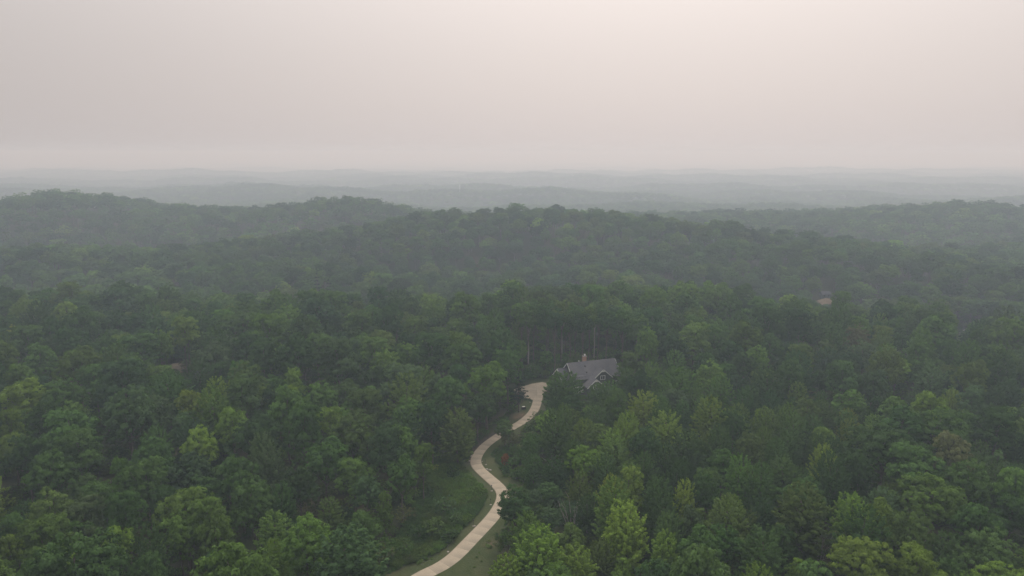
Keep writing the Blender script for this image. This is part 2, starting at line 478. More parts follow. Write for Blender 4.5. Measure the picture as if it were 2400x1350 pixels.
# forecourt: slabs of a square grid cut to the outline
def clip_poly(poly, axis_, lo, hi):
    for sgn, lim in ((1, lo), (-1, hi)):
        out = []
        for i in range(len(poly)):
            a, b = poly[i], poly[(i + 1) % len(poly)]
            da, db = sgn * (a[axis_] - lim), sgn * (b[axis_] - lim)
            if da >= 0: out.append(a)
            if (da >= 0) != (db >= 0):
                t = da / (da - db); out.append(a + (b - a) * t)
        poly = out
        if len(poly) < 3: return []
    return poly
cmin, cmax = COURT.min(0), COURT.max(0)
gs = 4.2
for ix in range(int((cmax[0] - cmin[0]) / gs) + 1):
    for iy in range(int((cmax[1] - cmin[1]) / gs) + 1):
        x0, y0 = cmin[0] + ix * gs, cmin[1] + iy * gs
        pl = clip_poly([np.array(p) for p in COURT], 0, x0 + .02, x0 + gs - .02)
        if pl: pl = clip_poly(pl, 1, y0 + .02, y0 + gs - .02)
        if len(pl) < 3: continue
        pl = np.array(pl); ctr = pl.mean(0)
        ar = abs(np.sum(pl[:, 0] * np.roll(pl[:, 1], -1) - pl[:, 1] * np.roll(pl[:, 0], -1))) / 2
        if ar < 0.6: continue
        n_ = len(pl); V = []
        for dz in (-0.15, 0.068 + rs.uniform(-.004, .004)):
            V += [(p[0] - ctr[0], p[1] - ctr[1], tz(*p) + dz) for p in pl]
        top = tuple(range(n_, 2 * n_)); bot = tuple(range(n_))[::-1]
        if np.sum(pl[:, 0] * np.roll(pl[:, 1], -1) - pl[:, 1] * np.roll(pl[:, 0], -1)) < 0: top, bot = top[::-1], bot[::-1]
        link('concrete_slab', mesh_poly('concrete_slab', V, [top, bot] + [(i, (i + 1) % n_, n_ + (i + 1) % n_, n_ + i) for i in range(n_)]), M['concrete'], drive_bed, (ctr[0], ctr[1], 0))

# ------------------------------------------------------------------ tree meshes
def unit(v): return v / (np.linalg.norm(v, axis=-1, keepdims=True) + 1e-9)
def fib(n, g):
    i = np.arange(n) + 0.5
    ph = np.arccos(1 - 2 * i / n); th = math.pi * (1 + 5 ** 0.5) * i + g.uniform(0, 6.28)
    return np.stack([np.cos(th) * np.sin(ph), np.sin(th) * np.sin(ph), np.cos(ph)], 1)

def leaf_quads(C, Nn, size, g, along=None, aspect=0.6):
    n_ = len(C)
    a = g.normal(size=(n_, 3)) if along is None else along + 0.35 * g.normal(size=(n_, 3))
    t = unit(a - Nn * np.sum(a * Nn, 1, keepdims=True))
    b = np.cross(Nn, t)
    s = size[:, None]
    V = np.stack([C - t * s * .5, C + b * s * aspect * .5, C + t * s * .5, C - b * s * aspect * .5], 1).reshape(-1, 3)
    return V, np.arange(4 * n_).reshape(-1, 4)

def crown_oak(g, Rr, hh, zc, lobes, cl, nl, leaf, low=-0.5):
    d = fib(lobes, g) + 0.18 * g.normal(size=(lobes, 3)); d = unit(d); d = d[d[:, 2] > low]
    az = np.arctan2(d[:, 1], d[:, 0])
    lop = 1 + 0.14 * np.sin(az * 2 + g.uniform(0, 6)) + 0.1 * np.sin(az * 3 + g.uniform(0, 6))
    pos = d * np.array([Rr, Rr, hh]) * (g.uniform(.56, .76, len(d)) * lop)[:, None]
    pos[:, 2] += zc
    rl = Rr * g.uniform(.27, .42, len(d))
    C, Nn, S, T = [], [], [], []
    up = np.array([0, 0, 1.0])
    for p, dd_, r in zip(pos, d, rl):
        e = unit(fib(cl, g) + 0.3 * g.normal(size=(cl, 3)))
        e = e[(e @ dd_) * .55 + e[:, 2] * .55 > -0.22]
        cc = p + e * (r * g.uniform(.78, 1.1, len(e)))[:, None] * np.array([1, 1, .82])
        lt = g.normal(0, .10)
        for c, ee in zip(cc, e):
            rc = g.uniform(.10, .17) * Rr * (0.8 if Rr > 6 else 1)
            m = int(nl * g.uniform(.7, 1.3))
            o = unit(g.normal(size=(m, 3))) * (g.uniform(0.15, 1, m) ** .5)[:, None]
            o[:, 2] = np.abs(o[:, 2]) * .9 - 0.32
            C.append(c + o * rc)
            Nn.append(unit(.75 * o + .40 * up + .45 * ee + .28 * g.normal(size=(m, 3))))
            S.append(leaf * g.uniform(.65, 1.25, m))
            T.append(np.clip(.5 + lt + g.normal(0, .11) + g.normal(0, .07, m), 0, 1))
    m = int(sum(len(x) for x in C) * .10)                       # leaves inside the crown, toned darker and added to block light
    o = unit(g.normal(size=(m, 3))) * (g.uniform(.05, 1, m) ** .5)[:, None] * np.array([Rr, Rr, hh]) * .66
    o[:, 2] += zc
    C.append(o); Nn.append(unit(g.normal(size=(m, 3)) + up * .4)); S.append(leaf * g.uniform(1, 1.7, m)); T.append(np.clip(g.normal(.42, .14, m), 0, 1))
    limbs = pos[g.permutation(len(pos))[:9]]
    return np.concatenate(C), np.concatenate(Nn), np.concatenate(S), np.concatenate(T), None, limbs

def crown_maple(g, Rr, hh, zc, shoots, nl, leaf, point=1.0):
    """Ascending leafy shoots over a pointed, egg-shaped crown; hh is half its height."""
    zb, H = zc - hh, 2 * hh
    C, Nn, S, T, A = [], [], [], [], []
    up = np.array([0, 0, 1.0])
    ph0 = g.uniform(0, 6.28)
    sect = 1 + .16 * np.sin(np.arange(12) * 2.4 + g.uniform(0, 6)) + g.normal(0, .07, 12)
    for i in range(shoots):
        t = 1 - (1 - (i + .5) / shoots) ** .8
        ph = ph0 + i * 2.39996 + g.normal(0, .2)
        prof = Rr * (math.sqrt(max(0, 1 - ((t - .36) / .64) ** 2)) ** .9 if t > .36 else .62 + .38 * math.sin(math.pi / 2 * t / .36)) + .03 * Rr
        prof *= sect[int((ph % 6.283) / 6.284 * 12)] * g.uniform(.72, 1.08)
        out = np.array([math.cos(ph), math.sin(ph), 0])
        el = R(8 + 58 * t ** 1.1) + g.normal(0, .22)
        dr = out * math.cos(el) + up * math.sin(el)
        tip = out * prof + up * (zb + t * H * 1.0)
        ln = g.uniform(.20, .36) * Rr * (1.15 - .25 * t)
        m = int(nl * g.uniform(.7, 1.3))
        u = g.uniform(0, 1, m) ** .8
        rad = .115 * Rr * (1.05 - .85 * u) + .05
        o = unit(g.normal(size=(m, 3))) * (g.uniform(.2, 1, m) * rad)[:, None]
        o[:, 2] *= .7
        C.append(tip - dr * ((1 - u) * ln)[:, None] + o)
        Nn.append(unit(.5 * o / rad[:, None] + .6 * up + .35 * out + .28 * g.normal(size=(m, 3))))
        S.append(leaf * g.uniform(.65, 1.25, m)); A.append(np.tile(dr * .8 - up * .25, (m, 1)))
        T.append(np.clip(.46 + .16 * u + g.normal(0, .09) + g.normal(0, .07, m), 0, 1))
    m = int(sum(len(x) for x in C) * .14)  # slightly darker inner leaves, put in to stop light passing through
    o = unit(g.normal(size=(m, 3))) * (g.uniform(.05, 1, m) ** .5)[:, None] * np.array([Rr, Rr, hh]) * .66
    o[:, 2] += zc - hh * .08
    C.append(o); Nn.append(unit(g.normal(size=(m, 3)) + up * .4)); S.append(leaf * g.uniform(1, 1.6, m)); T.append(np.clip(g.normal(.42, .14, m), 0, 1)); A.append(g.normal(size=(m, 3)))
    limbs = np.stack([[Rr * .5 * math.cos(a), Rr * .5 * math.sin(a), zb + H * f] for a, f in zip(g.uniform(0, 6.28, 7), np.linspace(.25, .8, 7))])
    return np.concatenate(C), np.concatenate(Nn), np.concatenate(S), np.concatenate(T), np.concatenate(A), limbs

def crown_pine(g, H, Rr, whorls, leaf):
    C, Nn, S, T, A = [], [], [], [], []
    limbs = []
    for i in range(whorls):
        f = i / (whorls - 1)
        z = H * (.40 + .58 * f)
        n_ = max(3, int(5 - 2 * f))
        for k in range(n_):
            ph = 6.283 * k / n_ + i * 1.3 + g.normal(0, .25)
            ln = Rr * (1 - .78 * f) * g.uniform(.65, 1.12)
            out = np.array([math.cos(ph), math.sin(ph), 0]); side = np.array([-out[1], out[0], 0])
            m = int(160 * ln / Rr) + 40
            u = g.uniform(.18, 1, m)
            wdt = .24 * ln * np.sin(np.pi * np.clip(u * .85 + .12, 0, 1))
            p = out * (u * ln)[:, None] + side * (g.uniform(-1, 1, m) * wdt)[:, None]
            p[:, 2] = z + .10 * ln * u - .16 * ln * u ** 2 + g.normal(0, .09, m)
            C.append(p); Nn.append(unit(np.array([0, 0, 1.]) + .35 * g.normal(size=(m, 3)))); A.append(np.tile(out, (m, 1)) + .6 * g.normal(size=(m, 3)))
            S.append(leaf * g.uniform(.7, 1.3, m)); T.append(np.clip(g.normal(.5, .15, m), 0, 1))
            limbs.append(out * ln * .7 + np.array([0, 0, z]))
    return np.concatenate(C), np.concatenate(Nn), np.concatenate(S), np.concatenate(T), np.concatenate(A), np.array(limbs)

def crown_mesh(name, data, g, aspect=.62):
    C, Nn, S, T, A, _ = data
    V, Qd = leaf_quads(C, Nn, S, g, A, aspect)
    me = mesh_arrays(name, V, Qd)
    at = me.attributes.new('leaf_tone', 'FLOAT', 'POINT')
    at.data.foreach_set('value', np.repeat(T, 4).astype(np.float32))
    me.materials.append(M['leaf'])
    return me

def trunk_mesh(name, H, r, limbs, g, mat='bark', lean=0.25, zt=0.8):
    P = [((0, 0, -1.2), r * 1.35), ((0, 0, 0.4), r * 1.1)]
    w = g.normal(0, lean, (5, 2))
    for k, f in enumerate(np.linspace(.18, zt, 5)):
        P.append(((w[k, 0], w[k, 1], H * f), r * (1 - .75 * f)))
    ch = [P]
    for e in limbs:
        f = np.clip((e[2] / H) * .72 - .06, .12, zt - .05)
        i = (f - .18) / (zt - .18) * 4
        k = int(np.clip(i, 0, 3)); q = np.clip(i - k, 0, 1)
        b = np.array([*(w[k] * (1 - q) + w[k + 1] * q), H * f])
        mid = b * .45 + e * .55 + np.array([0, 0, .35])
        ch.append([(b, r * .42), (mid, r * .25), (e, r * .08)])
    V, Qd = tubes(ch, 6)
    me = mesh_arrays(name, V, Qd, True)
    me.materials.append(M[mat])
    return me

def joined(name, a, b):
    """Crown and trunk in one mesh for the trees of the far wood."""
    va = np.zeros(len(a.vertices) * 3, np.float32); a.vertices.foreach_get('co', va)
    vb = np.zeros(len(b.vertices) * 3, np.float32); b.vertices.foreach_get('co', vb)
    qa = np.zeros(len(a.loops), np.int32); a.loops.foreach_get('vertex_index', qa)
    qb = np.zeros(len(b.loops), np.int32); b.loops.foreach_get('vertex_index', qb)
    me = mesh_arrays(name, np.concatenate([va, vb]).reshape(-1, 3), np.concatenate([qa, qb + len(va) // 3]).reshape(-1, 4))
    tn = np.zeros(len(a.vertices), np.float32); a.attributes['leaf_tone'].data.foreach_get('value', tn)
    at = me.attributes.new('leaf_tone', 'FLOAT', 'POINT')
    at.data.foreach_set('value', np.concatenate([tn, np.zeros(len(vb) // 3, np.float32)]))
    me.materials.append(M['leaf']); me.materials.append(M['bark'])
    me.polygons.foreach_set('material_index', np.concatenate([np.zeros(len(a.polygons), np.int32), np.ones(len(b.polygons), np.int32)]))
    return me

KINDS = {}   # name -> list of (crown mesh, trunk mesh, nominal radius, nominal height)
def add_kind(kind, Rr, H, crown_frac, maker, g, trunk_r=.34, zt=.8):
    hh = H * crown_frac / 2; zc = H - hh
    data = maker(g, Rr, hh, zc)
    top = np.percentile(data[0][:, 2], 99.5); rad = np.percentile(np.hypot(data[0][:, 0], data[0][:, 1]), 98)
    KINDS.setdefault(kind, []).append((crown_mesh('crown_' + kind, data, g), trunk_mesh('trunk_' + kind, H, trunk_r, data[5], g, zt=zt), rad, top))

tg = np.random.default_rng(11)
for Rr, H, fr, lo in ((6.6, 20, .66, 15), (7.4, 21, .62, 18), (5.8, 20, .70, 14), (6.2, 18, .72, 16), (5.2, 19, .72, 12)):
    add_kind('oak', Rr, H, fr, lambda g, a, b, c, lo=lo: crown_oak(g, a, b, c, lo + 6, 24, 46, .46), tg)
for Rr, H, fr, sh in ((4.8, 16, .84, 190), (4.2, 17, .84, 170), (5.4, 16, .82, 220), (3.7, 16, .86, 150)):
    add_kind('maple', Rr, H, fr, lambda g, a, b, c, sh=sh: crown_maple(g, a, b, c, int(sh * 1.5), 44, .42), tg, .26)
for Rr, H, fr in ((3.6, 14, .90), (3.2, 15, .88)):
    add_kind('column', Rr, H, fr, lambda g, a, b, c: crown_oak(g, a, b, c, 26, 16, 34, .38, -.9), tg, .2)
for Rr, H, fr in ((4.6, 26, .44), (4.2, 27, .40), (5.0, 26, .48)):
    add_kind('tall', Rr, H, fr, lambda g, a, b, c: crown_oak(g, a, b, c, 18, 20, 38, .44, -.75), tg, .30)
for Rr, H in ((1.7, 2.6), (1.4, 2.0), (2.1, 3.4)):
    add_kind('shrub', Rr, H, .92, lambda g, a, b, c: crown_oak(g, a, b, c, 14, 9, 22, .22, -.7), tg, .06)
FAR = {}
for nm, cnt in (('mid', 6), ('low', 4)):
    for k in range(cnt):
        Rr, H = tg.uniform(5.2, 7.2), tg.uniform(18, 22)
        hh = H * .68 / 2
        d = crown_oak(tg, Rr, hh, H - hh, 13, 14, 20, .80, -.45) if nm == 'mid' else crown_oak(tg, Rr, hh, H - hh, 12, 5, 14, 1.7, -.3)
        top = np.percentile(d[0][:, 2], 99.5)
        FAR.setdefault(nm, []).append((crown_mesh('crown_far', d, tg), trunk_mesh('trunk_far', H, .34, d[5][:4], tg), Rr, top))

TINT = {  # leaf colours
    'dark': (.043, .084, .029), 'mid': (.064, .121, .035), 'olive': (.080, .127, .035), 'grey': (.068, .114, .049), 'bright': (.124, .200, .037),
    'yellow': (.152, .218, .039), 'fresh': (.090, .160, .037), 'blue': (.045, .086, .039), 'brown': (.086, .112, .044), 'pale': (.128, .154, .070), 'pine': (.016, .034, .024)}
def tint_of(name, g, var=.10):
    c = np.array(TINT[name]) * (1 + g.normal(0, var))
    return np.clip(c * (1 + g.normal(0, .04, 3)), .01, .3)

# ------------------------------------------------------------------ where the trees stand
# bearing of the treetop (px, py), crown width in px, height in metres, kind, leaf colour
TREES = [
    (1262, 1238, 150, 16, 'maple', 'bright'), (1188, 1302, 95, 13, 'maple', 'bright'), (1352, 1278, 115, 14, 'maple', 'bright'), (1300, 1330, 130, 13, 'oak', 'fresh'),
    (1207, 1139, 86, 13, 'column', 'dark'), (1357, 1107, 74, 14, 'maple', 'olive'), (1432, 1113, 68, 15, 'maple', 'yellow'), (1468, 1177, 118, 17, 'maple', 'yellow'),
    (1560, 1244, 84, 15, 'maple', 'bright'), (1460, 1305, 50, 9, 'column', 'bright'), (1608, 1124, 68, 15, 'maple', 'yellow'), (1656, 1107, 78, 16, 'oak', 'dark'),
    (1545, 1118, 84, 15, 'maple', 'mid'), (1622, 1190, 78, 15, 'oak', 'grey'), (1642, 1242, 108, 16, 'oak', 'mid'), (1706, 1163, 98, 17, 'maple', 'olive'),
    (1737, 1066, 84, 17, 'maple', 'fresh'), (1788, 1084, 72, 17, 'maple', 'mid'), (1790, 1238, 128, 17, 'maple', 'mid'), (1887, 1136, 140, 19, 'maple', 'olive'),
    (1950, 1060, 94, 19, 'maple', 'dark'), (1872, 1308, 60, 10, 'column', 'bright'), (2000, 1158, 100, 15, 'maple', 'bright'), (2062, 1172, 80, 15, 'oak', 'bright'),
    (2020, 1262, 160, 16, 'oak', 'bright'), (2140, 1195, 110, 18, 'oak', 'olive'), (2190, 1112, 170, 19, 'oak', 'fresh'), (2300, 1180, 120, 18, 'oak', 'mid'),
    (2330, 1245, 130, 17, 'oak', 'mid'), (2235, 1305, 84, 13, 'oak', 'mid'), (2350, 1315, 130, 15, 'oak', 'bright'), (2075, 1000, 180, 20, 'oak', 'dark'),
    (2195, 958, 170, 20, 'oak', 'mid'), (2238, 1014, 84, 20, 'oak', 'pale'), (2150, 1045, 140, 20, 'oak', 'mid'), (2345, 958, 120, 20, 'oak', 'dark'),
    (2270, 1075, 120, 20, 'oak', 'mid'), (2385, 1092, 100, 18, 'oak', 'fresh'), (2020, 1060, 90, 18, 'oak', 'dark'), (2120, 960, 120, 20, 'oak', 'dark'),
    (1511, 918, 98, 17, 'maple', 'bright'), (1561, 967, 112, 17, 'maple', 'bright'), (1455, 983, 52, 13, 'maple', 'bright'), (1667, 930, 86, 18, 'maple', 'bright'),
    (1590, 863, 112, 18, 'maple', 'fresh'), (1745, 822, 66, 19, 'oak', 'dark'), (1690, 880, 72, 18, 'maple', 'fresh'), (1800, 863, 96, 19, 'maple', 'dark'),
    (1850, 945, 62, 17, 'maple', 'fresh'), (1478, 825, 64, 16, 'oak', 'mid'), (1470, 862, 84, 16, 'maple', 'mid'), (1322, 874, 112, 16, 'maple', 'mid'),
    (1405, 899, 70, 13, 'maple', 'mid'), (1428, 892, 62, 14, 'maple', 'mid'), (1440, 915, 86, 15, 'maple', 'olive'), (1372, 982, 78, 13, 'maple', 'bright'), (1292, 956, 62, 11, 'maple', 'mid'),
    (1289, 1000, 48, 10, 'column', 'fresh'), (1436, 1008, 88, 15, 'maple', 'bright'), (1440, 1034, 100, 14, 'maple', 'fresh'), (1345, 1030, 66, 12, 'maple', 'mid'),
    (1512, 1060, 66, 15, 'maple', 'mid'), (1395, 950, 80, 15, 'maple', 'mid'), (1560, 1040, 70, 15, 'maple', 'dark'), (1480, 1080, 66, 14, 'oak', 'fresh'), (1420, 1065, 70, 14, 'maple', 'mid'), (1610, 1010, 100, 17, 'maple', 'dark'),
    (1690, 1000, 80, 17, 'maple', 'mid'), (1590, 1075, 70, 16, 'maple', 'dark'), (1250, 1065, 62, 10, 'maple', 'mid'), (1300, 1075, 66, 11, 'maple', 'dark'), (1340, 1175, 60, 8, 'oak', 'grey'),
    (1183, 984, 46, 8, 'column', 'mid'), (1072, 958, 96, 17, 'maple', 'olive'), (960, 929, 88, 20, 'oak', 'fresh'), (933, 992, 84, 19, 'oak', 'fresh'), (820, 968, 130, 21, 'oak', 'mid'),
    (940, 1070, 78, 17, 'oak', 'mid'), (860, 1113, 74, 15, 'oak', 'grey'), (900, 1152, 44, 13, 'column', 'fresh'), (772, 1166, 72, 13, 'maple', 'olive'), (747, 1232, 98, 14, 'maple', 'bright'),
    (660, 1132, 78, 16, 'maple', 'mid'), (640, 1200, 100, 15, 'maple', 'fresh'), (640, 1262, 74, 14, 'maple', 'bright'), (850, 1200, 80, 14, 'oak', 'mid'), (700, 1090, 100, 18, 'oak', 'dark'), (1010, 935, 90, 20, 'oak', 'dark'), (1120, 925, 84, 20, 'oak', 'dark'),
    (1050, 880, 90, 21, 'oak', 'mid'), (1140, 850, 100, 22, 'oak', 'fresh'), (1190, 810, 80, 23, 'oak', 'mid'), (760, 1030, 110, 20, 'oak', 'mid'), (990, 1040, 60, 16, 'oak', 'fresh'),
    (428, 1144, 130, 19, 'oak', 'fresh'), (415, 1204, 105, 17, 'oak', 'fresh'), (482, 1165, 92, 19, 'oak', 'fresh'), (502, 1202, 84, 18, 'oak', 'fresh'), (272, 1227, 80, 16, 'oak', 'bright'),
    (150, 1278, 125, 16, 'oak', 'bright'), (117, 1147, 120, 19, 'oak', 'olive'), (190, 1167, 110, 19, 'oak', 'grey'), (337, 1071, 110, 20, 'oak', 'mid'), (285, 1070, 60, 18, 'oak', 'fresh'),
    (461, 1001, 96, 20, 'oak', 'bright'), (355, 1019, 100, 20, 'oak', 'mid'), (181, 1009, 110, 21, 'oak', 'mid'), (111, 1017, 84, 20, 'oak', 'dark'), (52, 1014, 90, 20, 'oak', 'dark'),
    (222, 1324, 76, 14, 'oak', 'bright'), (15, 1249, 76, 15, 'oak', 'bright'), (28, 1205, 80, 17, 'oak', 'mid'), (337, 1298, 100, 16, 'oak', 'mid'), (520, 1290, 110, 16, 'oak', 'dark'), (290, 1150, 90, 19, 'oak', 'mid'), (560, 1070, 100, 20, 'oak', 'mid'),
    (168, 699, 112, 23, 'oak', 'dark'), (44, 849, 72, 21, 'oak', 'fresh'), (180, 815, 82, 21, 'oak', 'fresh'), (327, 781, 108, 22, 'oak', 'mid'), (249, 784, 80, 22, 'oak', 'dark'), (492, 805, 94, 20, 'oak', 'grey'),
    (505, 885, 84, 20, 'maple', 'bright'), (446, 911, 72, 20, 'oak', 'bright'), (540, 950, 78, 20, 'oak', 'bright'), (376, 771, 52, 22, 'oak', 'fresh'), (570, 728, 115, 22, 'oak', 'mid'), (334, 671, 72, 22, 'oak', 'fresh'),
    (685, 865, 60, 20, 'oak', 'bright'), (905, 815, 70, 22, 'oak', 'fresh'), (680, 905, 60, 20, 'oak', 'bright'), (1010, 690, 80, 22, 'oak', 'fresh'), (1070, 690, 60, 22, 'oak', 'dark'), (20, 960, 60, 18, 'oak', 'bright'),
    (1222, 706, 50, 27, 'tall', 'fresh'), (1252, 702, 54, 27, 'tall', 'mid'), (1284, 706, 52, 27, 'tall', 'mid'), (1316, 702, 54, 27, 'tall', 'fresh'), (1350, 708, 52, 27, 'tall', 'mid'), (1382, 714, 50, 26, 'tall', 'fresh'), (1405, 700, 58, 27, 'tall', 'mid'),
    (1238, 720, 44, 26, 'tall', 'mid'), (1300, 724, 46, 26, 'tall', 'dark'), (1338, 728, 46, 25, 'tall', 'mid'), (1368, 728, 44, 26, 'tall', 'dark'), (1425, 724, 52, 26, 'tall', 'dark'), (1462, 722, 60, 26, 'tall', 'mid'), (1495, 738, 60, 25, 'tall', 'mid'), (1520, 765, 60, 23, 'oak', 'fresh'),
    (1448, 655, 84, 25, 'oak', 'fresh'), (1545, 672, 76, 24, 'oak', 'fresh'), (1690, 668, 70, 23, 'oak', 'bright'), (1280, 822, 34, 8, 'column', 'fresh'), (1352, 828, 34, 9, 'column', 'olive'),
    (2012, 762, 60, 20, 'oak', 'pale'), (2190, 750, 50, 20, 'maple', 'fresh'), (1250, 1150, 50, 6, 'oak', 'grey'), (1290, 1130, 60, 7, 'oak', 'mid'), (1290, 1190, 60, 7, 'oak', 'grey'),
]
T_x, T_y, T_R, T_H, T_kind, T_tint = [], [], [], [], [], []
pg = np.random.default_rng(23)
for px, py, wpx, H, kind, tint in TREES:
    x, y = survey(px, py, H)
    while drive_dist(np.array(x), np.array(y)) < 3.0 and H > 7:
        H -= 1; x, y = survey(px, py, H)
    D = project(x, y, tz(x, y) + H * .7)[2]
    T_x.append(x); T_y.append(y); T_R.append(wpx * float(D) / F / 2); T_H.append(H); T_kind.append(kind); T_tint.append(tint)

# things that stay in sight from the air: points along the drive, the lawns, the house, the clearings
HOUSE_PX = (1386, 846.5)
RIDGE = 9.6
hx, hy = survey(HOUSE_PX[0], HOUSE_PX[1], RIDGE)
HZ = tz(hx, hy)
YAW = R(19.5)
sight = [(*p, tz(*p)) for p in DRIVE[::5]] + [(*p, tz(*p)) for p in COURT[:9]]
for poly in LAWNS[:3] + MEADOWS:
    lo, hi = poly.min(0), poly.max(0)
    for xx in np.arange(lo[0], hi[0], 4):
        for yy in np.arange(lo[1], hi[1], 4):
            if inside(poly, np.array(xx), np.array(yy)): sight.append((xx, yy, tz(xx, yy)))
for u in np.linspace(-9.5, 8.5, 10):
    for v, z in ((0, RIDGE), (-3, 7.5)):
        sight.append((hx + u * math.cos(YAW) - v * math.sin(YAW), hy + u * math.sin(YAW) + v * math.cos(YAW), HZ + z))
for poly in DIRTS[:2]:
    sight += [(*(p * .6 + poly.mean(0) * .4), tz(*p) + .5) for p in poly]
for p in LANE:
    sight.append((*(p * .6 + LANE.mean(0) * .4), tz(*p) + .5))
sight += [(*survey(px, py), 4) for px, py in ((1245, 800), (1245, 830), (1260, 870), (1290, 850), (1320, 830), (1345, 800), (1380, 800), (1420, 800), (1380, 825), (1230, 870))]
sight = np.array(sight)
SX, SY, SD = project(*sight.T)
def blocks(x, y, r, H, z):
    cx, cy_, D = project(x, y, z + H * .62)
    a, b = r * F / D * .92, H * .40 * F / D
    return bool(np.any((SD > D + 3) & (((SX - cx) / a) ** 2 + ((SY - cy_) / b) ** 2 < 1)))
def yard(x, y):
    u, v = (x - hx) * math.cos(YAW) + (y - hy) * math.sin(YAW), -(x - hx) * math.sin(YAW) + (y - hy) * math.cos(YAW)
    return abs(u + 1) < 18 and -14 < v < 13
KEEP = LAWNS + MEADOWS + [COURT, BED] + DIRTS[:2] + [LANE]

cand_y = np.sqrt(pg.uniform(62 ** 2, 352 ** 2, 26000)); cand_x = pg.uniform(-1, 1, 26000) * (cand_y * .80 + 24)
na = len(T_x); AA = np.zeros((3, 6000)); AA[:, :na] = T_x, T_y, T_R
cand_z = terrain(cand_x, cand_y); cand_d = np.concatenate([drive_dist(cand_x[k:k + 2000], cand_y[k:k + 2000]) for k in range(0, len(cand_x), 2000)])
cand_k = np.zeros(len(cand_x), bool)
for k in KEEP: cand_k |= inside(k, cand_x, cand_y)
for x, y, z, d_, kp in zip(cand_x, cand_y, cand_z, cand_d, cand_k):
    young = x > 3 and y < 215
    r = pg.uniform(3.0, 5.3) if young else 4.3 + 4.2 * pg.uniform() ** 1.3
    if kp or d_ < 3.5 + .6 * r or yard(x, y): continue
    if np.any((AA[0, :na] - x) ** 2 + (AA[1, :na] - y) ** 2 < (.76 * (AA[2, :na] + r)) ** 2): continue
    H = r * pg.uniform(2.4, 3.3) + (3 if young else 4.0)
    H = min(max(H * pg.uniform(.86, 1.12), 10), 26)
    if blocks(x, y, r, H, z): continue
    kind = pg.choice(['maple', 'oak', 'column'], p=[.62, .28, .10]) if young else pg.choice(['oak', 'maple'], p=[.84, .16])
    if young: tint = pg.choice(['dark', 'mid', 'olive', 'grey', 'fresh', 'bright', 'yellow'], p=[.19, .34, .10, .08, .17, .10, .02])
    else: tint = pg.choice(['dark', 'mid', 'olive', 'grey', 'fresh', 'bright', 'blue', 'brown'], p=[.26, .34, .07, .08, .14, .05, .06, 0])
    AA[:, na] = x, y, r; na += 1
    T_x.append(x); T_y.append(y); T_R.append(r); T_H.append(H); T_kind.append(str(kind)); T_tint.append(str(tint))
NT = len(T_x)
T_x, T_y, T_R, T_H = (np.array(a, float) for a in (T_x, T_y, T_R, T_H))
T_z = terrain(T_x, T_y)

# which of them show largest in the photograph: paint the crowns far to near on a coarse raster
W_, H_ = 600, 338
ras = -np.ones((H_, W_), int)
cx, cyy, cd = project(T_x, T_y, T_z + T_H * .64)
order = np.argsort(-cd)
yy_, xx_ = np.mgrid[0:H_, 0:W_]
for i in order:
    a, b = T_R[i] * F / cd[i] / 4, T_H[i] * .37 * F / cd[i] / 4
    X0, Y0 = cx[i] / 4, cyy[i] / 4
    x0, x1, y0, y1 = int(max(X0 - a, 0)), int(min(X0 + a + 1, W_)), int(max(Y0 - b, 0)), int(min(Y0 + b + 1, H_))
    if x1 <= x0 or y1 <= y0: continue
    sub = ((xx_[y0:y1, x0:x1] - X0) / a) ** 2 + ((yy_[y0:y1, x0:x1] - Y0) / b) ** 2 < 1
    ras[y0:y1, x0:x1][sub] = i
seen = np.bincount(ras[ras >= 0], minlength=NT)
tops = np.zeros((NT, 2))
for i in range(NT):
    if seen[i]:
        ys_, xs_ = np.nonzero(ras == i)
        tops[i] = xs_.mean() / W_ * 100, ys_.mean() / H_ * 100
single = [int(i) for i in np.argsort(-seen)[:300] if seen[i] > 12]

# ------------------------------------------------------------------ trees as individuals
LOOK = {'dark': 'dark green', 'mid': 'mid-green', 'olive': 'olive green', 'grey': 'grey-green', 'bright': 'bright green', 'yellow': 'yellow-green',
        'fresh': 'fresh green', 'blue': 'deep blue-green', 'brown': 'brownish green', 'pale': 'pale grey-green'}
SHAPE = {'oak': 'broad round-crowned tree', 'maple': 'feathery upswept tree', 'column': 'narrow dense tree', 'tall': 'tall bare-trunked woodland tree'}
SPECIAL = {}
for k, txt in ((0, 'big bright green tree at the bottom edge just beside the driveway verge'), (4, 'dark narrow tree hiding the outer edge of the driveway bend'),
               (6, 'slim yellow-green tree glowing above the yellow layered tree'), (7, 'broad yellow-green layered tree beside the bare dead tree'),
               (8, 'bright green round tree at the bottom edge, between dead tree and pale leafless tree'), (19, 'largest olive rounded tree of the lower woods, above the pale leafless tree'),
               (51, 'leafy tree standing directly before the house, hiding its garage side')):
    SPECIAL[k] = txt
ONES = 'zero one two three four five six seven eight nine ten eleven twelve thirteen fourteen fifteen sixteen seventeen eighteen nineteen'.split()
TENS = 'x x twenty thirty forty fifty sixty seventy eighty ninety'.split()
def words(v):
    v = int(round(float(v)))
    return ONES[v] if v < 20 else 'hundred' if v >= 100 else TENS[v // 10] + ('-' + ONES[v % 10] if v % 10 else '')
used_labels = set()
kind_count = {}
ig = np.random.default_rng(5)
def place_tree(i):
    kind = T_kind[i]
    opts = KINDS[kind]
    ratio = [abs(math.log((T_R[i] / T_H[i]) / (o[2] / o[3]))) for o in opts]
    best = np.argsort(ratio)[:3]
    return opts[int(best[ig.integers(0, len(best))])]
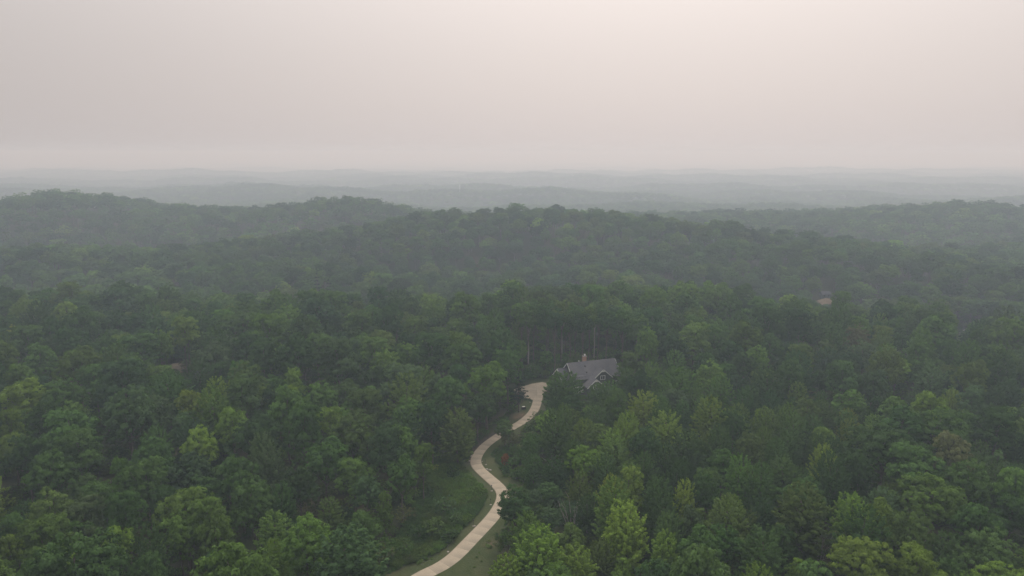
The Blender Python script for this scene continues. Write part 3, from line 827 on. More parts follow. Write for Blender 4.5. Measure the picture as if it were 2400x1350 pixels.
for i in single:
    crown, trunk, r0, h0 = place_tree(i)
    e = bpy.data.objects.new('broadleaf_tree', None); e.empty_display_size = 0.5
    COL.objects.link(e)
    e.location = (T_x[i], T_y[i], T_z[i] - .1)
    e.rotation_euler = (0, 0, ig.uniform(0, 6.28))
    e.scale = (T_R[i] / r0 * ig.uniform(.95, 1.05), T_R[i] / r0 * ig.uniform(.95, 1.05), T_H[i] / h0)
    c = bpy.data.objects.new('crown', crown); COL.objects.link(c); c.parent = e
    c['leaf_color'] = [float(v) for v in tint_of(T_tint[i], ig)]
    t = bpy.data.objects.new('trunk', trunk); COL.objects.link(t); t.parent = e
    ax_, dn_ = tops[i]
    txt = SPECIAL.get(i)
    for dx in (0, 1, -1, 2, -2):
        if txt and txt not in used_labels: break
        txt = f'{LOOK[T_tint[i]]} {SHAPE[T_kind[i]]}, {words(ax_ + dx)} percent across and {words(dn_)} percent down the view'
    used_labels.add(txt)
    tag(e, txt, 'tree', 'trees of the near wood')

# ------------------------------------------------------------------ woods as one mass: geometry-node instances
def instance_group(name, coll):
    g = bpy.data.node_groups.new(name, 'GeometryNodeTree')
    g.interface.new_socket('Geometry', in_out='INPUT', socket_type='NodeSocketGeometry')
    g.interface.new_socket('Geometry', in_out='OUTPUT', socket_type='NodeSocketGeometry')
    n, l = g.nodes.new, g.links.new
    gi, go = n('NodeGroupInput'), n('NodeGroupOutput')
    ci = n('GeometryNodeCollectionInfo'); ci.inputs['Collection'].default_value = coll
    ci.inputs['Separate Children'].default_value = True; ci.inputs['Reset Children'].default_value = True
    ip = n('GeometryNodeInstanceOnPoints'); ip.inputs['Pick Instance'].default_value = True
    def named(nm, ty):
        a = n('GeometryNodeInputNamedAttribute'); a.data_type = ty; a.inputs['Name'].default_value = nm
        return a.outputs['Attribute']
    l(gi.outputs[0], ip.inputs['Points']); l(ci.outputs[0], ip.inputs['Instance'])
    l(named('variant', 'INT'), ip.inputs['Instance Index'])
    er = n('FunctionNodeEulerToRotation'); l(named('turn', 'FLOAT_VECTOR'), er.inputs[0]); l(er.outputs[0], ip.inputs['Rotation'])
    l(named('size', 'FLOAT_VECTOR'), ip.inputs['Scale'])
    l(ip.outputs[0], go.inputs[0])
    return g

def mass(name, protos, pos, variant, turn, size, color, label, cat):
    coll = bpy.data.collections.new(name + '_stock')
    for k, me in enumerate(protos):
        o = bpy.data.objects.new(f'{name}_stock_{k:02d}', me); coll.objects.link(o)
    me = bpy.data.meshes.new(name)
    me.vertices.add(len(pos)); me.vertices.foreach_set('co', np.asarray(pos, np.float32).ravel())
    for nm, ty, arr, fld in (('variant', 'INT', np.asarray(variant, np.int32), 'value'), ('turn', 'FLOAT_VECTOR', turn, 'vector'),
                             ('size', 'FLOAT_VECTOR', size, 'vector'), ('leaf_color', 'FLOAT_VECTOR', color, 'vector')):
        at = me.attributes.new(nm, ty, 'POINT')
        at.data.foreach_set(fld, (arr if fld == 'value' else np.asarray(arr, np.float32).ravel()))
    o = link(name, me)
    md = o.modifiers.new('scatter', 'NODES'); md.node_group = instance_group(name, coll)
    return tag(o, label, cat, kind='stuff')

protos, index = [], {}
for kind in ('oak', 'maple', 'column', 'tall'):
    for k, (c, t, r0, h0) in enumerate(KINDS[kind]):
        index[(kind, k)] = (len(protos), r0, h0); protos.append(joined('wood_' + kind, c, t))
for nm in ('mid', 'low'):
    for k, (c, t, r0, h0) in enumerate(FAR[nm]):
        index[(nm, k)] = (len(protos), r0, h0); protos.append(joined('wood_' + nm, c, t) if nm == 'mid' else c)
fg = np.random.default_rng(31)
pos, var, turn, size, color = [], [], [], [], []
def add(x, y, z, kk, r, H, tint):
    v, r0, h0 = index[kk]
    pos.append((x, y, z - .1)); var.append(v); turn.append((0, 0, fg.uniform(0, 6.28)))
    size.append((r / r0, r / r0, H / h0)); color.append(tint)
chosen = set(single)
for i in range(NT):
    if i not in chosen:
        add(T_x[i], T_y[i], T_z[i], (T_kind[i], int(fg.integers(0, len(KINDS[T_kind[i]])))), T_R[i], T_H[i], tint_of(T_tint[i], fg))
names = ['dark', 'mid', 'olive', 'grey', 'fresh', 'bright', 'blue', 'brown']
prob = [.24, .40, .06, .10, .11, .015, .075, 0]
y = 346.0
rows = 0
while y < 5200:
    sp = 12.2 + .003 * max(0, y - 500) + (0 if y < 1100 else .004 * (y - 1100))
    half = y * .80 + 40
    n_ = int(2 * half / sp)
    xs_ = np.linspace(-half, half, n_) + fg.uniform(-.42, .42, n_) * sp + (sp / 2 if rows % 2 else 0)
    ys_ = y + fg.uniform(-.42, .42, n_) * sp
    tts = fg.choice(8, n_, p=prob)
    patch = np.sin(xs_ / 55 + 1.7 * np.sin(ys_ / 80)) + np.sin(ys_ / 47 + xs_ / 130)
    zz = terrain(xs_, ys_)
    kps = inside(DIRTS[0], xs_, ys_) | inside(LANE, xs_, ys_)
    for x_, y_, z_, tt, pa, kp_ in zip(xs_, ys_, zz, tts, patch, kps):
        if kp_: continue
        r = fg.uniform(.38, .76) * sp * (1.0 if y < 1100 else 1.08)
        H = (fg.uniform(13.5, 19.5) + 1.0 * (r - 5) if y < 1100 else fg.uniform(17, 22)) * (1.0 if r > 5 else .9)
        if y_ < 600 and blocks(x_, y_, r, H, z_): continue
        nm = 'oak' if y < 700 else 'mid' if y < 1250 else 'low'
        tcol = tint_of(names[tt], fg, .09) * (1 + .08 * pa)
        add(x_, y_, z_, (nm, int(fg.integers(0, 5 if nm == 'oak' else len(FAR[nm])))), r, H, tcol)
    y += sp * .92; rows += 1
mass('forest', protos, pos, var, turn, size, color, 'hazy deciduous forest covering the hills and the far plain', 'forest')
print('trees', NT, 'single', len(single), 'mass', len(pos))

# undergrowth beneath the near wood, weeds of the meadows
stock = [joined('undergrowth', c, t) for c, t, _, _ in KINDS['shrub']]
uy = np.sqrt(fg.uniform(70 ** 2, 470 ** 2, 15000)); ux = fg.uniform(-1, 1, 15000) * (uy * .78 + 15)
okm = np.concatenate([drive_dist(ux[k:k + 2500], uy[k:k + 2500]) for k in range(0, 15000, 2500)]) > 7.5
for k in LAWNS + [COURT, BED] + DIRTS + [LANE]: okm &= ~inside(k, ux, uy)
hu = (ux - hx) * math.cos(YAW) + (uy - hy) * math.sin(YAW); hv = -(ux - hx) * math.sin(YAW) + (uy - hy) * math.cos(YAW)
okm &= ~((np.abs(hu + 1) < 14) & (np.abs(hv) < 13))
inm = np.zeros(len(ux), bool)
for k in MEADOWS: inm |= inside(k, ux, uy)
okm &= ~inm
ux, uy = ux[okm], uy[okm]; n_ = len(ux)
sc_ = fg.uniform(.6, 1.5, n_)
mass('undergrowth', stock, np.stack([ux, uy, terrain(ux, uy) - .1], 1), fg.integers(0, 3, n_), np.stack([0 * ux, 0 * ux, fg.uniform(0, 6.28, n_)], 1),
     np.stack([sc_, sc_, sc_ * fg.uniform(.7, 1.3, n_)], 1), np.array([tint_of(fg.choice(['dark', 'mid', 'olive', 'brown', 'fresh']), fg, .15) for _ in range(n_)]),
     'low leafy undergrowth on the forest floor between the trees', 'undergrowth')
mxs_, mys_ = [], []
for k in MEADOWS:
    lo, hi = k.min(0), k.max(0)
    q = fg.uniform(lo, hi, (6000 if k is MEADOWS[0] else 2500, 2))
    q = q[inside(k, q[:, 0], q[:, 1])]; q = q[drive_dist(q[:, 0], q[:, 1]) > 4.3]
    mxs_.append(q[:, 0]); mys_.append(q[:, 1])
nm_ = sum(len(a) for a in mxs_)
ii = fg.integers(2, len(DRIVE) - 2, 3600)                            # ragged growth along the outer edge of the mown verge
tt_ = DRIVE[ii + 1] - DRIVE[ii - 1]; tt_ /= np.linalg.norm(tt_, axis=1)[:, None]
off = fg.uniform(3.6, 8.0, 3600) * fg.choice([-1, 1], 3600)
q = DRIVE[ii] + np.stack([-tt_[:, 1], tt_[:, 0]], 1) * off[:, None]
q = q[(drive_dist(q[:, 0], q[:, 1]) > 3.3) & ~inside(COURT, q[:, 0], q[:, 1])]
wv = np.sin(q[:, 0] * .5 + 2 * np.sin(q[:, 1] * .23)) + fg.normal(0, .4, len(q))
q = q[(drive_dist(q[:, 0], q[:, 1]) > 5.0 + 1.3 * wv)]
q = q[~inside(LAWNS[0], q[:, 0], q[:, 1]) | (fg.uniform(0, 1, len(q)) < .12)]
mxs_.append(q[:, 0]); mys_.append(q[:, 1])
mxs_, mys_ = np.concatenate(mxs_), np.concatenate(mys_); n_ = len(mxs_)
sc_ = np.where(np.arange(n_) < nm_, fg.uniform(.22, .5, n_), fg.uniform(.09, .30, n_))
pt = np.sin(mxs_ / 3.1 + 1.3 * np.sin(mys_ / 4)) + np.sin(mys_ / 5.3)
mass('meadow_weeds', stock, np.stack([mxs_, mys_, terrain(mxs_, mys_) - .1], 1), fg.integers(0, 3, n_), np.stack([0 * mxs_, 0 * mxs_, fg.uniform(0, 6.28, n_)], 1),
     np.stack([sc_, sc_, sc_ * fg.uniform(.6, 1.2, n_)], 1), np.array([tint_of('mid' if p < -.3 else 'olive' if p < .3 else 'fresh', fg, .12) for p in pt]),
     'rank green weeds filling the rough meadow beside the driveway', 'weeds')

# ------------------------------------------------------------------ house
house = bpy.data.objects.new('house', None)
COL.objects.link(house)
house.location = (hx, hy, HZ); house.rotation_euler = (0, 0, YAW)
tag(house, 'grey-shingled gabled house with white trim and brick chimney in the forest clearing', 'house')
PIT = math.tan(R(40))
def gable_walls(mb, x0, x1, y0, y1, ridge, along='x', base=-1.5):
    """Walls of a gabled block; ridge runs along x or y, at height ridge."""
    if along == 'x':
        ym, e = (y0 + y1) / 2, ridge - (y1 - y0) / 2 * PIT
        P = [(x0, y0, base), (x0, y1, base), (x0, y1, e), (x0, ym, ridge), (x0, y0, e)]
        P2 = [(x1, *p[1:]) for p in P]
    else:
        xm, e = (x0 + x1) / 2, ridge - (x1 - x0) / 2 * PIT
        P = [(x1, y0, base), (x0, y0, base), (x0, y0, e), (xm, y0, ridge), (x1, y0, e)]
        P2 = [(p[0], y1, p[2]) for p in P]
    mb.solid(P + P2, [(4, 3, 2, 1, 0), (5, 6, 7, 8, 9), (0, 1, 6, 5), (1, 2, 7, 6), (2, 3, 8, 7), (3, 4, 9, 8), (4, 0, 5, 9)])
def gable_roof(mb, x0, x1, y0, y1, ridge, along='x', over=.45, t=.16, ends=(1, 1), lift=.10):
    a0, a1 = (x0 - over * ends[0], x1 + over * ends[1]) if along == 'x' else (y0 - over * ends[0], y1 + over * ends[1])
    m = (y0 + y1) / 2 if along == 'x' else (x0 + x1) / 2
    hw = ((y1 - y0) if along == 'x' else (x1 - x0)) / 2 + over
    rz, ez = ridge + lift + t, ridge + lift + t - hw * PIT
    for sg in (-1, 1):
        if along == 'x': q = [(a0, m, rz), (a0, m + sg * hw, ez), (a1, m + sg * hw, ez), (a1, m, rz)]
        else: q = [(m, a0, rz), (m + sg * hw, a0, ez), (m + sg * hw, a1, ez), (m, a1, rz)]
        if np.cross(np.subtract(q[1], q[0]), np.subtract(q[3], q[0]))[2] < 0: q = q[::-1]
        mb.slab(q, t)
def rakes(x0, x1, yf, ridge, over, facing, half, parent):
    """White rake boards on a gable end. facing 'y': end plane at y=yf; 'x': end plane at x=yf."""
    m = (x0 + x1) / 2; hw = half + over
    for sg in (-1, 1):
        mb = MB()
        a, b = (m, ridge + .09), (m + sg * hw, ridge + .09 - hw * PIT)
        if facing == 'y': mb.bar((a[0], yf, a[1]), (b[0], yf, b[1]), .06, .30, (0, 1, 0)) if False else mb.bar((a[0], yf, a[1]), (b[0], yf, b[1]), .07, .30)
        else: mb.bar((yf, a[0], a[1]), (yf, b[0], b[1]), .07, .30)
        mb.build('rake_board', M['trim'], parent)
blocks_ = {  # x0, x1, y0, y1, ridge height, ridge direction
    'main': (-9.2, 9.0, -5.4, 5.4, RIDGE, 'x'), 'left': (-12.4, -9.25, -2.2, 5.0, RIDGE - 2.1, 'x'),
    'upper': (-2.1, 4.9, -6.6, -0.5, RIDGE - 1.4, 'y'), 'lower': (-5.6, 0.6, -9.2, -2.0, RIDGE - 3.9, 'y')}
mbw = MB(); gable_walls(mbw, *blocks_['main']); main_wall = mbw.build('wall', M['siding'], house)
for k in ('left', 'upper', 'lower'):
    mbw = MB(); gable_walls(mbw, *blocks_[k]); mbw.build('wall', M['siding'], house)
mbr = MB(); gable_roof(mbr, *blocks_['main']); roof = mbr.build('roof', M['roof'], house)
mbr = MB(); gable_roof(mbr, *blocks_['left'], ends=(1, 0)); mbr.build('roof', M['roof'], house)
mbr = MB(); gable_roof(mbr, *blocks_['upper'], ends=(1, 0)); mbr.build('roof', M['roof'], house)
mbr = MB(); gable_roof(mbr, *blocks_['lower'], ends=(1, 0)); mbr.build('roof', M['roof'], house)
rakes(-5.4, 5.4, -9.2 - .49, RIDGE, .45, 'x', 5.4, house)
rakes(-5.4, 5.4, 9.0 + .49, RIDGE, .45, 'x', 5.4, house)
rakes(-2.2, 5.0, -12.4 - .49, RIDGE - 2.1, .45, 'x', 3.6, house)
rakes(-2.1, 4.9, -6.6 - .49, RIDGE - 1.4, .45, 'y', 3.5, house)
rakes(-5.6, 0.6, -9.2 - .49, RIDGE - 3.9, .45, 'y', 3.1, house)
def window(cx_, y_, cz, w, h, panes=2):
    """White-framed casement in a wall facing the front (-y)."""
    mb = MB(); f = .11
    mb.box(cx_ - w / 2 - f, cx_ + w / 2 + f, y_ - .07, y_, cz + h / 2, cz + h / 2 + f + .04)
    mb.box(cx_ - w / 2 - f, cx_ + w / 2 + f, y_ - .09, y_, cz - h / 2 - f - .03, cz - h / 2)
    for k in range(panes + 1):
        xx = cx_ - w / 2 + w * k / panes
        mb.box(xx - f * (.6 if 0 < k < panes else 1), xx + f * (.6 if 0 < k < panes else 1), y_ - .07, y_, cz - h / 2, cz + h / 2)
    win = mb.build('window', M['trim'], house)
    for k in range(panes):
        p = MB(); x0 = cx_ - w / 2 + w * k / panes
        p.box(x0 + f, x0 + w / panes - f, y_ - .035, y_ - .005, cz - h / 2, cz + h / 2)
        p.build('pane', M['glass'], win)
window(1.4, -6.6, RIDGE - 4.35, 1.7, 1.25)
window(-2.5, -9.2, 3.0, 2.0, 1.3)
window(6.8, -5.4, 2.2, 2.0, 1.4, 3)
mb = MB(); mb.bar((1.4 - .55, -7.06, RIDGE - 1.95), (1.4 + .55, -7.06, RIDGE - 1.95), .06, .42); mb.build('gable_panel', M['trim'], house)
mb = MB(); mb.bar((-2.5 - .5, -9.66, RIDGE - 4.4), (-2.5 + .5, -9.66, RIDGE - 4.4), .06, .4); mb.build('gable_panel', M['trim'], house)
# collar brace in the gable of the left wing, posts on the gable of the main block
mb = MB(); mb.bar((-12.9, 1.4 - 1.9, RIDGE - 3.75), (-12.9, 1.4 + 1.9, RIDGE - 3.75), .08, .16); mb.build('gable_brace', M['trim'], house)
mb = MB(); mb.bar((-12.9, 1.4, RIDGE - 3.7), (-12.9, 1.4, RIDGE - 2.3), .08, .16, (0, 1, 0)); mb.build('gable_brace', M['trim'], house)
# dormer with three white windows
dz0 = RIDGE - 4.6
mb = MB(); mb.solid([(-7.9, -4.9, dz0 - .4), (-4.9, -4.9, dz0 - .4), (-4.9, -4.9, dz0 + .95), (-7.9, -4.9, dz0 + .95),
                     (-7.9, -1.8, dz0 + 1.7), (-4.9, -1.8, dz0 + 1.7), (-4.9, -1.8, dz0 + .2), (-7.9, -1.8, dz0 + .2)],
                    [(0, 1, 2, 3), (3, 2, 5, 4), (1, 6, 5, 2), (0, 3, 4, 7), (4, 5, 6, 7), (0, 7, 6, 1)])
dorm = mb.build('dormer', M['siding'], house)
mb = MB(); mb.slab([(-8.1, -5.2, dz0 + .98), (-4.7, -5.2, dz0 + .98), (-4.7, -1.6, dz0 + 1.86), (-8.1, -1.6, dz0 + 1.86)], .1); mb.build('dormer_roof', M['roof'], dorm)
for k in range(3):
    mb = MB(); xw = -7.4 + k * 1.0
    mb.box(xw - .42, xw + .42, -4.98, -4.9, dz0 - .05, dz0 + .85)
    w_ = mb.build('window', M['white'], house)
    p = MB(); p.box(xw - .28, xw + .28, -5.0, -4.985, dz0 + .02, dz0 + .45); p.build('pane', M['glass'], w_)
# chimney of brick with pale cap and flue cowl
chim = MB(); cxm, cym = -2.3, 1.1
chim.box(cxm - .62, cxm + .62, cym - .45, cym + .45, RIDGE - 2.2, RIDGE + 1.75)
ch = chim.build('chimney', M['brick'], roof)
mb = MB(); mb.box(cxm - .74, cxm + .74, cym - .57, cym + .57, RIDGE + 1.75, RIDGE + 1.93); mb.build('chimney_cap', M['stone'], roof)
mb = MB(); mb.lathe([(.22, RIDGE + 1.93), (.22, RIDGE + 2.35), (.36, RIDGE + 2.4), (.3, RIDGE + 2.56), (.05, RIDGE + 2.66)], 10, (cxm + .1, cym)); mb.build('flue_cowl', M['metal'], roof)
mb = MB(); mb.lathe([(.13, RIDGE - .6), (.13, RIDGE + .45), (.2, RIDGE + .5), (.03, RIDGE + .62)], 8, (-4.75, .5)); mb.build('vent_pipe', M['metal'], roof)
for vx, vy in ((-3.6, -3.6), (-3.3, -1.6)):
    zr = RIDGE + .26 - abs(vy) * PIT
    mb = MB(); mb.box(vx - .2, vx + .2, vy - .22, vy + .22, zr - .2, zr + .28); mb.build('roof_vent', M['dark'], roof)
mb = MB(); mb.bar((-5.2, -4.5, 1.2), (-5.2, -4.5, 1.3), .1, .1, (0, 1, 0))
# garage doors on the front of the main block
for k in range(2):
    mb = MB(); xg = -8.0 + k * 2.9 - .3
    mb.box(xg - 1.2, xg + 1.2, -5.46, -5.4, 0, 2.4); mb.build('garage_door', M['white'], house)

# ------------------------------------------------------------------ pine by the forecourt, dead trees, shrubs
def tree_thing(name, crown, trunk, x, y, rot, sc3, color, label, cat, group=None, cname='crown'):
    e = bpy.data.objects.new(name, None); COL.objects.link(e)
    e.location = (x, y, tz(x, y) - .05); e.rotation_euler = (0, 0, rot); e.scale = sc3
    if crown is not None:
        c = bpy.data.objects.new(cname, crown); COL.objects.link(c); c.parent = e; c['leaf_color'] = [float(v) for v in color]
    t = bpy.data.objects.new('trunk' if name != 'shrub' else 'stem', trunk); COL.objects.link(t); t.parent = e
    return tag(e, label, cat, group)
g2 = np.random.default_rng(41)
pd = crown_pine(g2, 12.5, 4.4, 7, .42)
pine_c, pine_t = crown_mesh('pine_boughs', pd, g2, .4), trunk_mesh('pine_trunk', 12.5, .22, pd[5], g2, lean=.08, zt=.98)
x, y = survey(1216, 966)
tree_thing('pine_tree', pine_c, pine_t, x, y, 1.0, (1, 1, 1), TINT['pine'], 'dark pine with layered boughs standing before the pale forecourt', 'tree')
for px, py, H, lab in ((742, 640, 24, 'dark pointed conifer, taller of the pair above the misty wood'), (770, 655, 22, 'dark pointed conifer, lower of the pair above the misty wood')):
    x, y = survey(px, py, H)
    tree_thing('pine_tree', pine_c, pine_t, x, y, g2.uniform(0, 6), (.95, .95, H / 12.5), TINT['pine'], lab, 'tree')
def snag(H, n_, spread, g):
    ch = []
    for k in range(n_):
        a = 6.283 * k / n_ + g.normal(0, .3); sp = spread * g.uniform(.35, 1.0)
        p = [(np.array([0, 0, -.5]), .14)]
        for f in (.15, .4, .7, 1):
            p.append((np.array([math.cos(a) * sp * f ** 1.2 + g.normal(0, .1), math.sin(a) * sp * f ** 1.2 + g.normal(0, .1), H * f * g.uniform(.9, 1)]), .13 * (1 - .8 * f)))
        ch.append(p)
        for j in range(4):
            b = p[2 + j % 3][0]; q = b + np.array([math.cos(a + g.normal(0, 1)), math.sin(a + g.normal(0, 1)), g.uniform(.5, 1.6)]) * g.uniform(.6, 1.4)
            ch.append([(b, .05), ((b + q) / 2 + g.normal(0, .08, 3), .035), (q, .012)])
    V, Qd = tubes(ch, 5)
    me = mesh_arrays('branches', V, Qd, True); me.materials.append(M['deadwood'])
    return me
for px, py, H, sp, n_, lab in ((1342, 1272, 9.5, 3.4, 9, 'bare grey dead tree with fanned branches below the yellow layered tree'), (1300, 1128, 6.5, 2.6, 6, 'small bare dead tree in the dark thicket right of the driveway bends'),
                               (1512, 1196, 10, .8, 3, 'thin leafless grey stem beside the yellow layered tree'), (1916, 1345, 9, 2.2, 6, 'pale leafless tree at the bottom edge among dark trees')):
    x, y = survey(px, py)
    o = link('dead_tree', snag(H, n_, sp, g2), M['deadwood'], loc=(x, y, tz(x, y)))
    tag(o, lab, 'dead tree')
# two trunks that stand clear at the wood edge behind the house
for px, py, H, lab in ((1238, 868, 22, 'tall pale bare trunk at the wood edge left of the house'), (1316, 845, 20, 'slender pale trunk rising behind the house roof'), (1392, 842, 20, 'pale trunk rising behind the house near its chimney')):
    x, y = survey(px, py)
    V, Qd = tubes([[((0, 0, -1), .3), ((.1, 0, H * .3), .24), ((-.1, .1, H * .65), .17), ((.2, 0, H), .06)],
                   [((0, .05, H * .6), .12), ((.9, .3, H * .78), .08), ((1.3, .5, H * .95), .03)], [((0, .05, H * .7), .1), ((-.8, .2, H * .85), .06), ((-1.1, .4, H), .02)]], 7)
    me = mesh_arrays('trunk', V, Qd, True)
    o = link('bare_tree', me, M['deadwood'], loc=(x, y, tz(x, y)))
    tag(o, lab, 'tree')
SHRUBS = [  # base px, py, width px, colour, label
    (1098, 1062, 24, 'dark', 'clipped dark shrub at the outside of the upper driveway bend'), (1090, 1078, 26, 'dark', 'dark rounded shrub below the bend in the driveway'), (1112, 1048, 24, 'blue', 'blue-green shrub in the mulch bed by the bend'),
    (1122, 1034, 26, 'dark', 'dark shrub further up the mulch bed'), (1080, 1060, 34, 'mid', 'broad shrub behind the mulch bed shrubs'), (1140, 1022, 26, 'mid', 'green shrub at the upper end of the mulch bed'),
    (1040, 1205, 62, 'grey', 'broad grey-green shrub in the middle of the meadow'), (1015, 1256, 66, 'olive', 'olive shrub at the lower meadow edge'), (982, 1268, 58, 'dark', 'dark shrub at the lower meadow edge by the wood'),
    (1068, 1232, 46, 'grey', 'grey-green shrub nearest the driveway straight'), (1052, 1268, 44, 'dark', 'dark shrub above the lowest lamp post'), (950, 1302, 56, 'mid', 'mid-green shrub low in the meadow corner'),
    (900, 1322, 62, 'brown', 'brownish shrub at the bottom edge by the verge'), (1120, 1160, 34, 'fresh', 'fresh green weed clump at the inside of the lower bend'), (1095, 1225, 34, 'fresh', 'fresh green clump above the verge'),
    (1000, 1165, 48, 'dark', 'dark shrub at the meadow top by the wood'), (1062, 1120, 40, 'dark', 'dark shrub beneath the wood edge above the meadow'), (1012, 1110, 34, 'yellow', 'yellow-green sapling at the dark wood edge'),
    (1185, 1112, 26, 'dark', 'low dark shrub below the reddish shrub'), (1212, 1122, 36, 'mid', 'mid-green shrub in the thicket by the bend'), (1240, 1140, 40, 'dark', 'dark thicket shrub past the driveway bend'),
    (1270, 1165, 52, 'grey', 'grey-green shrub in the hollow behind the narrow dark tree'), (1300, 1205, 56, 'grey', 'grey-green shrub in the middle of the hollow'), (1268, 1215, 46, 'mid', 'mid-green shrub in the hollow near the narrow tree'),
    (1330, 1230, 50, 'grey', 'grey-green shrub just above the bare dead tree'), (1390, 1290, 60, 'olive', 'olive shrub at the foot of the dead tree'), (1230, 1075, 36, 'fresh', 'fresh green bush behind the reddish shrub'),
    (1205, 1062, 30, 'mid', 'green bush up the verge from the reddish shrub'), (1240, 1015, 34, 'mid', 'green bush beside the upper straight of the driveway'), (1262, 985, 34, 'mid', 'bush where the driveway meets the forecourt slope'),
    (1204, 948, 30, 'olive', 'olive shrub in the shade left of the pine'), (1212, 938, 26, 'brown', 'brownish shrub behind the pine trunk'), (1196, 966, 26, 'mid', 'small green shrub in the shade below the pine'),
    (1240, 892, 30, 'dark', 'dark bush at the back edge of the forecourt'), (1262, 884, 34, 'mid', 'green bush on the slope behind the forecourt'), (1290, 872, 34, 'mid', 'green bush on the bank left of the house'), (1222, 898, 36, 'dark', 'dark bush at the forecourt corner under the trees')]
for k, (px, py, wpx, tn, lab) in enumerate(SHRUBS):
    x, y = survey(px, py)
    D = float(project(x, y, tz(x, y))[2])
    c, t, r0, h0 = KINDS['shrub'][k % 3]
    s_ = wpx * D / F / 2 / r0
    tree_thing('shrub', c, t, x, y, g2.uniform(0, 6), (s_, s_, s_ * g2.uniform(.85, 1.15)), tint_of(tn, g2, .06), lab, 'shrub', 'shrubs along the driveway and meadow')
x, y = survey(1184, 1090)
c, t, r0, h0 = KINDS['shrub'][1]
tree_thing('shrub', c, t, x, y, .4, (.95, .95, 1.7), (.20, .095, .045), 'rusty orange shrub on the verge inside the driveway bends', 'shrub', 'shrubs along the driveway and meadow')

# ------------------------------------------------------------------ lamp posts on pale footings, stones, box
for px, py, lab in ((1053, 1294, 'lamp post on pale footing beside the lowest stretch of driveway'), (1115, 1234, 'lamp post on pale footing halfway up the driveway straight'),
                    (1151, 1183, 'lamp post on pale footing inside the lower driveway bend'), (1157, 1150, 'lamp post on pale footing at the top of the lower bend'),
                    (1131, 1090, 'lamp post on pale footing inside the upper driveway bend'), (1246, 943, 'lamp post on pale footing by the forecourt corner')):
    x, y = survey(px, py)
    k_ = DRIVE[np.argmin(np.hypot(DRIVE[:, 0] - x, DRIVE[:, 1] - y))]
    d_ = math.hypot(x - k_[0], y - k_[1])
    if d_ < 2.5:
        x, y = k_[0] + (x - k_[0]) / d_ * 2.5, k_[1] + (y - k_[1]) / d_ * 2.5
    e = bpy.data.objects.new('lamp_post', None); COL.objects.link(e); e.location = (x, y, tz(x, y))
    mb = MB(); mb.lathe([(.27, -.2), (.27, .06), (.22, .10)], 12); mb.build('footing', M['stone'], e)
    mb = MB(); mb.lathe([(.045, .08), (.04, 1.35), (.05, 1.37)], 8); mb.build('post', M['dark'], e)
    mb = MB(); mb.lathe([(.06, 1.37), (.13, 1.44), (.13, 1.58), (.17, 1.6), (.02, 1.72)], 8); mb.build('lamp_head', M['dark'], e)
    tag(e, lab, 'lamp post', 'lamp posts along the driveway')
def boulder(px, py, r, lab, g, mat='stone'):
    d = fib(26, g); V = d * (1 + g.normal(0, .14, 26))[:, None] * np.array([r, r * .8, r * .55])
    import bmesh
    bm = bmesh.new()
    for v in V: bm.verts.new(v)
    bmesh.ops.convex_hull(bm, input=bm.verts[:])
    me = bpy.data.meshes.new('boulder'); bm.to_mesh(me); bm.free()
    x, y = survey(px, py)
    return tag(link('boulder', me, M[mat], loc=(x, y, tz(x, y) + r * .2)), lab, 'boulder', 'boulders by the driveway')
for px, py, r, lab in ((1104, 1069, .38, 'pale boulder at the outside of the upper driveway bend'), (1099, 1081, .42, 'pale boulder just below the bend, lower of two'), (1141, 1100, .40, 'long pale stone inside the upper bend, nearest the concrete'),
                       (1148, 1102, .46, 'flat pale stone inside the upper bend, away from the concrete'), (1130, 1082, .25, 'small pale stone inside the upper bend beside the lamp post'), (1112, 1233, .3, 'reddish pale stone on the verge by the middle lamp post')):
    boulder(px, py, r, lab, g2)
x, y = survey(1227, 959)
e = bpy.data.objects.new('lidded_box', None); COL.objects.link(e); e.location = (x, y, tz(x, y)); e.rotation_euler = (0, 0, .3)  # dark box with a pale lid, its use unknown
mb = MB(); mb.box(-.7, .7, -.35, .35, -.1, .85); mb.build('cabinet', M['dark'], e)
mb = MB(); mb.box(-.4, .45, -.3, .3, .85, .98); mb.build('lid', M['metal'], e)
tag(e, 'dark box with a pale lid standing on the mulch right of the pine', 'box')

